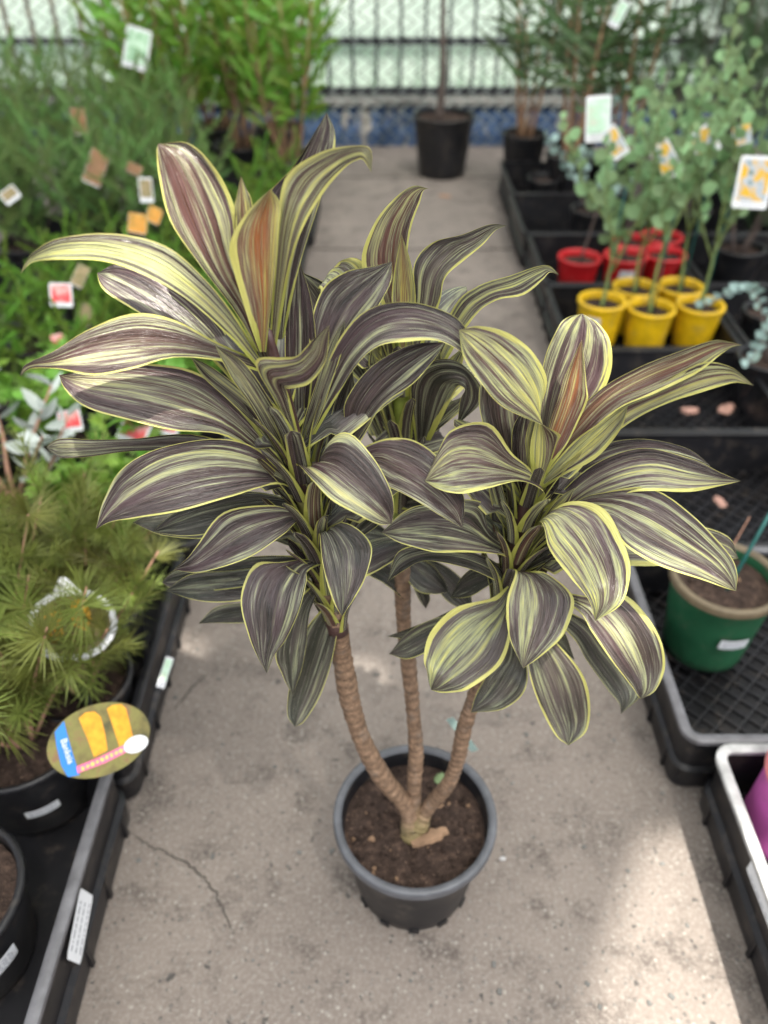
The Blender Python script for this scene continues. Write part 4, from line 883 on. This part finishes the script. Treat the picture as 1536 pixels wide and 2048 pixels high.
# green pot and pink pot
t = potted('potted_seedling', atY(1440, 1155, 1.32).x, 1.30, 0.045, 0.118, 0.225, M['green'], 'dark green pot with a dusty rim, a teal stake and a white label', 'pot', None, M['greenrim'])
m_ = MB(); m_.tube([(0.0, -0.02, 0.18), (0.12, 0.10, 0.42)], 0.0042, 6); add('stake', m_.mesh('stake', M['teal']), t)
stem_curve(t, (0.0, 0.03, 0.18), (0.04, 0.06, 0.34), 0.01, 0.003, M['pinktwig'], 91)
for i in range(8): add('clod', clods[4 if i % 2 else 0], t, (rnd.uniform(-0.07, 0.08), rnd.uniform(-0.07, 0.06), 0.197), None, (0.009, 0.007, 0.006))
t = potted('potted_seedling', 0.752, 0.820, 0.046, 0.098, 0.185, M['pink'], 'bright pink pot with a salmon rim leaning in its crate', 'pot', None, M['salmon'], True, (R(2), R(9), 0))
stem_curve(t, (0, 0, 0.15), (0.06, 0.02, 0.42), 0.02, 0.004, M['twig'], 92)
for i in range(10): add('leaf', LM['euc'][i % 2], t, (0.03 + 0.003 * i, 0.01, 0.25 + 0.017 * i), orient((math.cos(i * 2.4), math.sin(i * 2.4), 0.5), 0), 0.9)
# dark strap leaved plants at the back
G_S = 'strap leaved plants in black pots'
def strap(x, y, z0, seed, label, hgt=1.15, n=95, r=0.13, h=0.24):
    t = potted('potted_strap_plant', x, y, z0, r, h, M['pot'], label, 'plant', G_S)
    r2 = random.Random(seed)
    for s in range(4):
        az = s * 1.7 + seed; pts = stem_curve(t, (0.03 * math.cos(az), 0.03 * math.sin(az), h - 0.04), (0.12 * math.cos(az), 0.12 * math.sin(az), hgt * (0.7 + 0.1 * s)), 0.03, 0.013, M['wood'], seed * 5 + s)
        for i in range(n // 4):
            u = 0.36 + 0.64 * (i + r2.random()) / (n // 4); a2 = i * 2.399 + s
            add('leaf', r2.choice(LM['bamboo']), t, crom(pts, min(1, u)), orient((math.cos(a2), math.sin(a2), r2.uniform(0.1, 1.2)), r2.uniform(-0.5, 0.5)), r2.uniform(0.8, 1.25))
strap(0.80, 4.92, 0.045, 601, 'dark strap leaved plant beside the big empty looking sapling pot')
strap(0.98, 4.50, 0.045, 602, 'dark strap leaved plant in the front black pot of the rear crate')
strap(1.10, 5.00, 0.0, 603, 'dark strap leaved plant against the blue wall')
strap(1.28, 4.62, 0.0, 604, 'dark strap leaved plant behind the grey green wattles')
for i, (x, y) in enumerate(((1.62, 4.7), (1.95, 4.9), (1.70, 4.15), (2.1, 4.3))):
    t = potted('potted_pine', x, y, 0.0, 0.14, 0.25, M['pot'], ('dark needle leaved sapling beside the strap leaved plants', 'dark needle leaved sapling hard against the chain link', 'dark needle leaved sapling behind the outer crates', 'dark needle leaved sapling at the far outer corner')[i], 'plant', 'dark needle saplings')
    bush(t, 'dark', 8, 1.05, 0.30, 9, 1.3, M['greytwig'], 700 + i, 0.22, 0.9, 0.2, 'sprig', 0.007)
for i, (x, y, lb) in enumerate(((1.42, 3.84, 'black pot of dark needle foliage behind the grey green wattles'), (1.50, 3.36, 'black pot of dark needle foliage beside the red pots'))):
    t = potted('potted_pine', x, y, 0.045, 0.11, 0.18, M['pot'], lb, 'plant'); bush(t, 'dark', 6, 0.6, 0.18, 7, 1.1, M['greytwig'], 720 + i, 0.15, 0.9, 0.2, 'sprig', 0.005)
# a few pots standing empty in shade on the right
for i, (x, y, lb) in enumerate(((0.84, 4.40, 'small empty black pot in the rear crate, next to a strap leaved plant'), (1.42, 2.80, 'empty black pot beside the crate of yellow pots'))):
    potted('plant_pot', x, y, 0.045, 0.09, 0.15, M['pot'], lb, 'pot')
# bare trunk sapling at the end of the aisle
bp = atY(888, 228, 5.12)
t = potted('potted_tree', bp.x, 5.12, 0.0, 0.182, bp.z, M['pot'], 'slim bare trunked tree in the large black pot at the end of the aisle', 'tree')
pts = [crom([Vector(v_) for v_ in ((-0.03, 0, bp.z - 0.04), (-0.015, 0.0, 0.55), (-0.03, 0, 0.9), (-0.02, 0.02, 1.7))], i / 16) for i in range(17)]
m_ = MB(); m_.tube(pts, [0.024 - 0.0009 * i for i in range(17)], 9); add('trunk', m_.mesh('trunk', M['greytwig']), t)
r2 = random.Random(17)
for s in range(7):
    az = s * 2.4; ps = stem_curve(t, (-0.02, 0.02, 1.45 + 0.03 * s), (0.35 * math.cos(az), 0.35 * math.sin(az), 1.8 + 0.06 * s), 0.04, 0.007, M['greytwig'], 900 + s, 'branch')
    for i in range(14):
        a2 = i * 2.4; add('leaf', r2.choice(LM['bright']), t, crom(ps, 0.3 + 0.7 * i / 13), orient((math.cos(a2), math.sin(a2), 0.3), 0), r2.uniform(0.7, 1.1))

# ================================================================== BACK BOUNDARY
wl = empty('low_wall', (0, 5.72, 0), 'low wall of peeling blue paint along the foot of the fence', 'wall')
m_ = MB(); m_.box((0, 0.06, 0.125), (9, 0.12, 0.25)); add('wall_face', m_.mesh('wall_face', M['wall'], False), wl)
m_ = MB(); m_.box((0, 0.06, 0.2655), (9.05, 0.16, 0.03)); add('coping', m_.mesh('coping', M['cap'], False), wl)
for k in range(16):
    m_ = MB(); m_.box((-3.9 + 0.52 * k, -0.004, 0.12), (0.018, 0.012, 0.236)); add('batten', m_.mesh('batten', M['wall'], False), wl)
pf = empty('picket_fence', (0, 5.80, 0), 'black steel picket fence standing on the blue wall', 'fence')
for z, hh in ((0.318, 0.045), (0.60, 0.040), (1.75, 0.040)):
    m_ = MB(); m_.box((0, 0, z), (9, 0.03, hh)); add('rail', m_.mesh('rail', M['fence'], False), pf)
pk = MB(); pk.box((0, 0, 1.07), (0.019, 0.019, 1.56)); pkm = pk.mesh('picket', M['fence'], False)
pk = MB(); pk.box((0, 0, 1.07), (0.021, 0.021, 1.56)); pkr = pk.mesh('rusty_picket', M['rust'], False)
for i in range(56):
    x = -4.15 + 0.152 * i
    o = add('picket', pkr if x < -1.35 else pkm, pf, (x, -0.026, 0))
    if x < -1.35: o['label'] = 'rusty brown picket'
cl = empty('chain_link_fence', (0, 5.66, 0), 'galvanised chain link mesh in front of the picket fence', 'fence')
m_ = MB(); cell = 0.088; rw = 0.0040
for i in range(int(6.4 / cell)):
    x0 = -3.2 + i * cell; pts = []
    for j in range(int(1.9 / cell) + 1):
        pts.append((x0 + (cell / 2 if j % 2 else -cell / 2) * 1.02, 0.004 * (1 if j % 2 else -1), 0.01 + j * cell * 0.62))
    for a, b in zip(pts[:-1], pts[1:]): m_.tube([a, b], rw, 4, False)
o = add('wire_mesh', m_.mesh('wire_mesh', M['steel']), cl); o['kind'] = 'stuff'
for x in (-3.0, 3.0):
    m_ = MB(); m_.tube([(x, 0, 0), (x, 0, 2.0)], 0.024, 10); add('post', m_.mesh('post', M['steel']), cl)
m_ = MB(); m_.tube([(-3.2, 0, 1.22), (3.2, 0, 1.22)], 0.016, 8); add('top_rail', m_.mesh('top_rail', M['steel']), cl)
sf = empty('screen_fence', (0, 6.35, 0), 'pale mint privacy screen beyond the black pickets', 'fence')
for k in range(9):
    m_ = MB(); m_.box((-7.2 + 1.8 * k, 0.012 * (k % 2), 1.35), (1.79, 0.02, 2.4)); add('panel', m_.mesh('panel', M['screen'], False), sf)
    m_ = MB(); m_.box((-8.1 + 1.8 * k, 0.05, 1.3), (0.06, 0.06, 2.44)); add('post', m_.mesh('post', M['steel'], False), sf)

# ================================================================== TAGS AND STICKERS
PR = {
 'gold': print_mat('tag_print_wattle', [(0.08, 0.13, 0.04), (0.42, 0.50, 0.60), (0.66, 0.38, 0.005), (0.74, 0.44, 0.01)], 34, 1),
 'green': print_mat('tag_print_green', [(0.12, 0.30, 0.14), (0.40, 0.62, 0.42), (0.62, 0.78, 0.66)], 30, 4),
 'pale': print_mat('tag_print_pale', [(0.62, 0.56, 0.48), (0.45, 0.68, 0.50), (0.70, 0.80, 0.74)], 25, 6),
 'brown': print_mat('tag_print_brown', [(0.12, 0.17, 0.05), (0.26, 0.12, 0.05), (0.36, 0.21, 0.11)], 45, 2),
 'orange': print_mat('tag_print_orange', [(0.16, 0.20, 0.05), (0.60, 0.25, 0.02), (0.55, 0.36, 0.08)], 45, 3),
 'red': print_mat('tag_print_red', [(0.62, 0.60, 0.55), (0.70, 0.05, 0.06), (0.75, 0.10, 0.10)], 35, 5),
 'cream': print_mat('tag_print_cream', [(0.16, 0.17, 0.07), (0.28, 0.21, 0.10), (0.36, 0.30, 0.18)], 45, 8),
 'banksia': print_mat('tag_print_banksia', [(0.07, 0.065, 0.015), (0.15, 0.125, 0.03), (0.19, 0.18, 0.04), (0.20, 0.11, 0.045)], 38, 9),
}
TGR = {}
def basis(nrm, up):
    n = Vector(nrm).normalized(); u = Vector(up); u = (u - n * u.dot(n)).normalized(); x = u.cross(n)
    return Matrix((x, u, n)).transposed().to_quaternion()
def face(p, tilt=0.0, yaw=0.0, back=0.0):
    """a card held up towards the path, leaning back"""
    n = (cam.location - Vector(p)).normalized(); n = (n + Vector((yaw, 0, back))).normalized()
    return basis(n, Vector((math.sin(tilt), SP * math.cos(tilt), CP * math.cos(tilt))))
def card(px, py, Y, wpx, hpx, tilt, prt, label, group, foot=0.22, yaw=0.0, stalk=False):
    p = atY(px, py, Y); sc = (p - cam.location).dot(Vector((0, CP, -SP))) / FPX; W, H = wpx * sc, hpx * sc
    t = empty('plant_tag', p, label, 'tag', group); q = face(p, R(tilt), yaw)
    m_ = MB(); pts = rrect(-W / 2, W / 2, -H / 2, H / 2, W * 0.08, 3)
    m_.quad_grid([[(x, y, -0.0006) for x, y in pts], [(x, y, 0.0006) for x, y in pts]], True)
    n = len(pts); m_.f.append(tuple(range(n))[::-1]); m_.f.append(tuple(range(n, 2 * n)))
    b = add('card', m_.mesh('tag_card', M['white'], False), t, (0, 0, 0), q)
    m_ = MB(); bw = 0.42 if foot > 0.15 else 0.485; m_.quad_grid([[(-W * bw, -H * 0.5 + foot * H * 0.6, 0.0012), (W * bw, -H * 0.5 + foot * H * 0.6, 0.0012)], [(-W * bw, H * (bw + 0.01), 0.0012), (W * bw, H * (bw + 0.01), 0.0012)]])
    add('picture', m_.mesh('tag_picture', PR[prt], False), b)
    if foot > 0.15:
        for j in range(2):
            m_ = MB(); m_.box((-W * 0.05 * j, -H * 0.5 + foot * H * (0.35 + 0.3 * j), 0.0012), (W * (0.6 - 0.15 * j), H * 0.012, 0.0004)); add('text_line', m_.mesh('text_line', M['ink'], False), b)
    if stalk:
        m_ = MB(); m_.box((0, -H * 0.5 - 0.05, -0.001), (W * 0.10, 0.10, 0.001)); add('spike', m_.mesh('spike', M['white'], False), b)
    return t
WT, LT = 'wattle picture tags', 'shrub picture tags'
card(1508, 365, 2.55, 66, 98, 12, 'gold', 'large white bordered tag with a yellow wattle blossom picture, hanging clear of the leaves', WT, 0.24)
card(1330, 315, 2.75, 40, 84, -28, 'gold', 'folded yellow blossom tag tilted steeply among the wattle leaves', WT, 0.20)
card(1408, 285, 2.78, 46, 56, -30, 'gold', 'yellow blossom tag with a white corner poking out of the wattle leaves', WT, 0.25)
card(1484, 270, 2.80, 34, 36, -5, 'gold', 'small half hidden yellow blossom tag between wattle stems', WT, 0.1)
card(1230, 285, 2.85, 32, 62, -30, 'gold', 'yellow blossom tag leaning beside the pale green tag', WT, 0.25)
card(1196, 238, 2.95, 48, 84, 2, 'pale', 'pale green and white tag upright at the aisle edge of the wattles', None, 0.30)
card(1238, 28, 4.2, 22, 48, 28, 'pale', 'grey tag hanging in the strap leaved plant', None, 0.3, stalk=False)
card(274, 97, 4.4, 48, 74, 8, 'green', 'pale green hanging tag in the bright green shrub', LT, 0.22, stalk=False)
card(158, 243, 3.7, 28, 48, -8, 'brown', 'upper brown flower tag among feathery foliage', LT, 0.05)
card(192, 336, 3.25, 36, 66, 18, 'brown', 'lower brown flower tag among feathery foliage', LT, 0.05)
card(268, 338, 3.25, 30, 20, 20, 'brown', 'small tan tag lying sideways in the feathery shrubs', LT, 0.05)
card(292, 380, 3.1, 26, 46, -6, 'cream', 'olive and grey tag behind the tallest purple leaf', LT, 0.3)
card(275, 447, 2.85, 36, 38, 4, 'orange', 'bright yellow orange tag between low green shrubs', LT, 0.05)
card(308, 430, 2.9, 28, 30, 20, 'orange', 'orange brown tag beside the bright yellow orange one', LT, 0.05)
card(20, 390, 3.1, 34, 26, -40, 'cream', 'pinkish tag lying over the dark gap', LT, 0.4)
card(160, 552, 2.45, 24, 44, 25, 'cream', 'cream and brown tag leaning among low shrubs', LT, 0.05)
card(122, 590, 2.3, 42, 46, -4, 'red', 'red and white flower tag among the low shrubs', LT, 0.30)
card(168, 630, 2.35, 26, 46, 10, 'cream', 'tan tag just above the purple striped leaf', LT, 0.05)
card(116, 680, 2.15, 24, 24, -20, 'red', 'small crimson tag above the silver leaves', LT, 0.05)
card(140, 842, 1.82, 44, 44, -12, 'red', 'red and white tag beside the silver leaves', LT, 0.35)
card(268, 862, 1.75, 56, 60, 25, 'red', 'red and blue white tag behind the sunlit purple leaf', LT, 0.4)
card(322, 852, 1.8, 70, 30, 10, 'red', 'wide pink and white tag under the striped leaves', LT, 0.4)
card(330, 1345, 1.10, 16, 62, 18, 'pale', 'thin white tag slanting over the crate wall', LT, 0.4, stalk=False)

def ellipse_plate(m_, cx, cy, a, b, z, n=40, rot=0.0, thick=None):
    b0 = len(m_.v); c, s = math.cos(rot), math.sin(rot)
    ring = [(cx + a * math.cos(2 * math.pi * k / n) * c - b * math.sin(2 * math.pi * k / n) * s, cy + a * math.cos(2 * math.pi * k / n) * s + b * math.sin(2 * math.pi * k / n) * c) for k in range(n)]
    m_.v.extend((x, y, z) for x, y in ring); m_.f.append(tuple(b0 + k for k in range(n)))
    if thick:
        b1 = len(m_.v); m_.v.extend((x, y, z - thick) for x, y in ring); m_.f.append(tuple(b1 + k for k in range(n))[::-1])
        for k in range(n): m_.f.append((b0 + k, b1 + k, b1 + (k + 1) % n, b0 + (k + 1) % n))
blue = plain('tag_blue', (0.02, 0.20, 0.62), 0.4, 0.1); pinkb = plain('tag_pink', (0.72, 0.16, 0.30), 0.4, 0.15, 40)
goldm = print_mat('tag_flower_spike', [(0.62, 0.24, 0.004), (0.72, 0.32, 0.006), (0.76, 0.40, 0.02)], 70, 3)
yel_ink = plain('tag_yellow_ink', (0.85, 0.55, 0.12), 0.5, 0.1)
# big round tag: text runs down its blue band
rp = atY(200, 1480, 0.80); sc = (rp - cam.location).dot(Vector((0, CP, -SP))) / FPX
rt = empty('plant_tag', rp, 'round tag with two orange flower spikes and a blue band, over the crate edge', 'tag', 'round banksia tags')
q = face(rp, 0.0, 0.15, -0.25)
a_, b_ = 100 * sc, 72 * sc
m_ = MB(); ellipse_plate(m_, 0, 0, a_, b_, 0, 48, R(8), 0.0014); card_ = add('card', m_.mesh('round_card', PR['banksia'], False), rt, (0, 0, 0), q)
def bandpoly(name, pts, z, mat):
    m_ = MB(); m_.v = [(x * sc, y * sc, z) for x, y in pts]; m_.f = [tuple(range(len(pts)))]
    return add(name, m_.mesh(name, mat, False), card_)
bandpoly('blue_band', [(-85, 28), (-68, 47), (-62, 20), (-52, -20), (-40, -62), (-62, -62), (-74, -38), (-82, 0)], 0.0010, blue)
bandpoly('flower_spike', [(-40, 48), (-28, 58), (-10, 58), (2, 46), (10, 10), (14, -22), (-12, -32), (-24, 5)], 0.0010, goldm)
bandpoly('flower_spike', [(14, 60), (24, 66), (42, 66), (52, 56), (60, 20), (66, -8), (38, -20), (26, 20)], 0.0010, goldm)
bandpoly('pink_band', [(-44, -58), (-46, -44), (0, -32), (50, -15), (54, -30), (10, -46)], 0.0020, pinkb)
m_ = MB(); ellipse_plate(m_, 70 * sc, -18 * sc, 25 * sc, 17 * sc, 0.003, 28, R(12)); add('logo_oval', m_.mesh('logo_oval', M['white'], False), card_)
m_ = MB(); ellipse_plate(m_, 68 * sc, -19 * sc, 13 * sc, 6 * sc, 0.0036, 20, R(12)); add('logo_mark', m_.mesh('logo_mark', plain('pale_grey_print', (0.60, 0.63, 0.66)), False), card_)
fc = bpy.data.curves.new('tag_text', 'FONT'); fc.body = 'Banksia'; fc.size = 17 * sc; fc.extrude = 0.0001; fc.align_x = 'CENTER'; fc.align_y = 'CENTER'; fc.offset = 0.00012
fo = bpy.data.objects.new('tag_text', fc); COL.objects.link(fo)
dg = bpy.context.evaluated_depsgraph_get(); tm = bpy.data.meshes.new_from_object(fo.evaluated_get(dg)); bpy.data.objects.remove(fo)
tm.materials.clear(); tm.materials.append(M['white'])
add('band_text', tm, card_, (-63 * sc, -12 * sc, 0.0018), Quaternion((0, 0, 1), R(-74)))
for j in range(9):
    m_ = MB(); m_.box(((-34 + 9.2 * j) * sc, (-50 + 2.9 * j) * sc, 0.0026), ((5 + j % 3) * sc, (7 - j % 2 * 2) * sc, 0.0004), Quaternion((0, 0, 1), R(17 + 25 * (j % 3)))); add('text_mark', m_.mesh('text_mark', yel_ink, False), card_)
# white framed round tag further back
rp = atY(145, 1250, 0.99); sc = (rp - cam.location).dot(Vector((0, CP, -SP))) / FPX
rt = empty('plant_tag', rp, 'white framed round tag half hidden by banksia needles', 'tag', 'round banksia tags')
card_ = None
m_ = MB(); ellipse_plate(m_, 0, 0, 72 * sc, 58 * sc, 0.001, 40, 0, 0.001); card_ = add('card', m_.mesh('round_card', PR['banksia'], False), rt, (0, 0, 0), face(rp, 0, 0.1))
m_ = MB(); rows = []
for rr_, zz in ((72, 0.002), (74, 0.004), (84, 0.004), (86, 0.001)):
    rows.append([(rr_ * sc * math.cos(2 * math.pi * k / 40), (rr_ - 13) * sc * math.sin(2 * math.pi * k / 40), zz) for k in range(40)])
m_.quad_grid(rows, True); add('frame', m_.mesh('tag_frame', M['white']), card_)
m_ = MB(); m_.v = [(-36 * sc, 66 * sc, 0.003), (-24 * sc, 96 * sc, 0.003), (-12 * sc, 96 * sc, 0.003), (16 * sc, 66 * sc, 0.003)]; m_.f = [(3, 2, 1, 0)]; add('hanging_lug', m_.mesh('hanging_lug', M['white'], False), card_)
bandpoly('flower_spike', [(-46, -30), (-52, 20), (-40, 34), (-22, 32), (-16, -10), (-22, -40)], 0.0024, goldm)
bandpoly('flower_spike', [(0, 0), (-4, 44), (8, 50), (28, 48), (36, 10), (26, -14)], 0.0024, goldm)
# white price stickers
def sticker(p, q, W, H, label, parent_label=None, curve=0.0, nl=4):
    t = empty('price_sticker', p, label, 'sticker', 'white price stickers')
    m_ = MB(); rows = []
    for j in range(2):
        rows.append([(W * (k / 12 - 0.5), H * (j - 0.5) * (1 if k not in (0, 12) else 0.9), -curve * (2 * k / 12 - 1) ** 2) for k in range(13)])
    m_.quad_grid(rows); b = add('paper', m_.mesh('paper', M['white']), t, (0, 0, 0), q)
    for j in range(nl):
        m_ = MB(); r2 = random.Random(int(W * 1e5) + j); x = -W * 0.38
        while x < W * 0.34:
            ln = r2.uniform(0.03, 0.12) * W
            u = 2 * (x + ln / 2) / W; m_.box((x + ln / 2, H * (0.30 - 0.62 * j / max(1, nl - 1)), -curve * u * u + 0.0006), (ln, H * 0.05, 0.0003)); x += ln + W * 0.03
        add('text_line', m_.mesh('text_line', M['ink'], False), b)
    return t
wl_n = Vector((1, 0, 0.06)).normalized()
sp = atZ(156, 1852, 0.085); 
xw = -0.5075
rr = ray(156, 1852); tt = xw / rr.x
sticker(Vector((xw + 0.004, rr.y * tt, CAM_H + rr.z * tt)), basis(wl_n, (0, -0.25, 1)), 0.105, 0.062, 'torn white sticker on the aisle side of the black crate', nl=3)
def on_pot(cx, cy, rad, az, z): return Vector((cx + rad * math.cos(az), cy + rad * math.sin(az), z)), basis((math.cos(az), math.sin(az), -0.15), UPZ)
p, q = on_pot(-0.700, 0.600, 0.128, R(-38), 0.165); sticker(p, q, 0.085, 0.042, 'white price sticker curving round the bent twig pot', curve=0.008)
p, q = on_pot(-0.680, 0.915, 0.128, R(-62), 0.150); sticker(p, q, 0.060, 0.026, 'white price sticker in the shade on the banksia pot', curve=0.005)
gx = atY(1440, 1155, 1.32).x
p, q = on_pot(gx, 1.30, 0.1135, R(-86), 0.165); sticker(p, q, 0.062, 0.032, 'white label on the dark green pot', curve=0.005)
p = atY(1205, 598, 2.76); p, q = on_pot(p.x, 2.76, 0.083, R(-118), p.z - 0.055); sticker(p, q, 0.046, 0.034, 'white label on the yellow pot at the crate corner', curve=0.004, nl=2)
p = atY(1252, 508, 3.30); p, q = on_pot(p.x, 3.30, 0.087, R(-95), p.z - 0.060); sticker(p, q, 0.060, 0.045, 'white label on the red pot', curve=0.004, nl=2)
rr = ray(1527, 1800); tt = 0.634 / rr.x
sticker(Vector((0.6345, rr.y * tt, CAM_H + rr.z * tt)), basis((-1, 0, 0.06), (0, 0.05, 1)), 0.13, 0.036, 'long white label under the pale rim of the crate', nl=2)
# clear plastic slip by the main pot
p = atY(925, 1470, PY + 0.135)
m_ = MB(); m_.box((0, 0, 0), (0.014, 0.0012, 0.11)); tag(add('plant_tag', m_.mesh('slip', plain('pale_teal_slip', (0.30, 0.42, 0.39), 0.3), False), None, p, Quaternion((0, 1, 0), R(-28))), 'pale teal slip tucked behind the rim of the cordyline pot', 'tag')

# litter on the slab and in the crates
LIT = [(1005, 1718, 'whiterim', 0.012, 'small pale chip on the concrete beside the cordyline pot'), (1560 - 60, 1760, 'f_brown', 0.012, 'brown crumb at the foot of the pale rimmed crate'), (880, 398, 'cap', 0.05, 'dark stain of leaf litter near the far pot')]
for i, (px, py, mt, L, lb) in enumerate(LIT[:2]):
    p = atZ(px, py); tag(add('litter', chip_mesh('litter', L, L * 0.7, 0.002, M[mt], 30 + i), None, (p.x, p.y, 0.002), Quaternion((0, 0, 1), i * 1.3)), lb, 'litter')
for i, (px, py, z, L, lb) in enumerate(((1378, 823, 0.046, 0.055, 'curled pinkish dry leaf on the mesh of the empty crate by the yellow pots'), (1452, 818, 0.046, 0.075, 'flat pinkish dry leaf on the mesh of the empty crate by the yellow pots'), (1440, 1005, 0.046, 0.05, 'dull red dry leaf on the mesh of the crate next to the green pot'), (890, 392, 0.003, 0.07, 'yellowed leaf on the concrete near the far pot'), (1040, 500, 0.003, 0.05, 'brown leaf on the concrete by the crates'))):
    p = atZ(px, py, z); tag(add('fallen_leaf', chip_mesh('fallen_leaf', L, L * 0.6, 0.010 if i == 0 else 0.004, M['drypink'] if i < 3 else M['f_brown'], 40 + i), None, p, Quaternion((0, 0, 1), i * 0.9)), lb, 'leaf')
m_ = MB()
r2 = random.Random(77)
for i in range(260):
    x, y = r2.uniform(-0.48, 0.58), r2.uniform(0.4, 4.8); s = r2.uniform(0.002, 0.005)
    m_.box((x, y, s * 0.3), (s * 2, s * 1.4, s * 0.6), Quaternion((0, 0, 1), r2.uniform(0, 3)))
tag(add('grit', m_.mesh('grit', M['cap'], False)), 'loose grit scattered over the concrete', 'grit', None, 'stuff')

# ================================================================== SHADE ROOF (added overhead, out of frame, to shape the light)
ZR = 4.6
def up_to_roof(p): p = Vector(p); return p + sdir * ((ZR - p.z) / sdir.z)
FLECK_GAPS = []
for px_, py_, Y_, wx_, wy_ in ((262, 575, 0.79, 0.055, 0.05), (235, 785, 0.765, 0.06, 0.045), (1240, 1245, 0.68, 0.05, 0.03), (345, 300, 0.77, 0.05, 0.05), (1180, 700, 0.77, 0.04, 0.05)):
    g_ = up_to_roof(atY(px_, py_, Y_)); FLECK_GAPS.append((g_.x, g_.y, wx_, wy_))
def cloth():
    m = NT('added_shade_cloth')
    d = m.n('ShaderNodeBsdfDiffuse'); d.inputs[0].default_value = (0.55, 0.56, 0.55, 1)
    tr = m.n('ShaderNodeBsdfTranslucent'); tr.inputs[0].default_value = (0.75, 0.76, 0.74, 1)
    a = m.n('ShaderNodeMixShader'); a.inputs[0].default_value = 0.75; m.l(d.outputs[0], a.inputs[1]); m.l(tr.outputs[0], a.inputs[2])
    tp = m.n('ShaderNodeBsdfTransparent'); b = m.n('ShaderNodeMixShader')
    pos = m.n('ShaderNodeSeparateXYZ'); m.l(m.gen(), pos.inputs[0]); fac = 0.08        # open weave, with clear gaps added to throw sun flecks on leaves
    for gx_, gy_, wx_, wy_ in FLECK_GAPS:
        ix = m.math('LESS_THAN', m.math('ABSOLUTE', m.math('SUBTRACT', pos.outputs[0], gx_)), wx_)
        iy = m.math('LESS_THAN', m.math('ABSOLUTE', m.math('SUBTRACT', pos.outputs[1], gy_)), wy_)
        fac = m.math('MAXIMUM', m.math('MULTIPLY', ix, iy), fac)
    m.l(fac, b.inputs[0])
    m.l(a.outputs[0], b.inputs[1]); m.l(tp.outputs[0], b.inputs[2])
    m.l(b.outputs[0], m.out.inputs[0]); return m.m
M['cloth'] = cloth()
added_roof = empty('added_shade_roof', (0, 1, ZR), 'unseen white shade cloth on steel posts, added overhead to shape the light', 'added_roof')
hole = [up_to_roof(v_) for v_ in ((0.20, 0.28, 0), (0.72, 0.28, 0), (0.72, 0.86, 0), (0.52, 0.84, 0))]  # opening placed so the sun makes a bright patch on the slab
lo, hi = up_to_roof((-3.6, -0.5, 0.3)), up_to_roof((3.0, 5.6, 0.3))
outer = [Vector((lo.x, lo.y, ZR)), Vector((hi.x, lo.y, ZR)), Vector((hi.x, hi.y, ZR)), Vector((lo.x, hi.y, ZR))]
for k in range(4):
    a, b, c, d = outer[k], outer[(k + 1) % 4], hole[(k + 1) % 4], hole[k]
    m_ = MB(); rows = []
    for i in range(7):
        u = i / 6; p, q = a.lerp(d, u), b.lerp(c, u)
        rows.append([p.lerp(q, j / 6) - Vector((0, 1, ZR + 0.03 * math.sin(math.pi * u) * math.sin(math.pi * j / 6))) for j in range(7)])
    m_.quad_grid(rows); add('added_cloth_panel', m_.mesh('added_cloth_panel', M['cloth']), added_roof)
for v_ in outer:
    m_ = MB(); m_.tube([(v_.x, v_.y - 1, -ZR), (v_.x, v_.y - 1, 0)], 0.03, 10); add('post', m_.mesh('added_roof_post', M['steel']), added_roof)
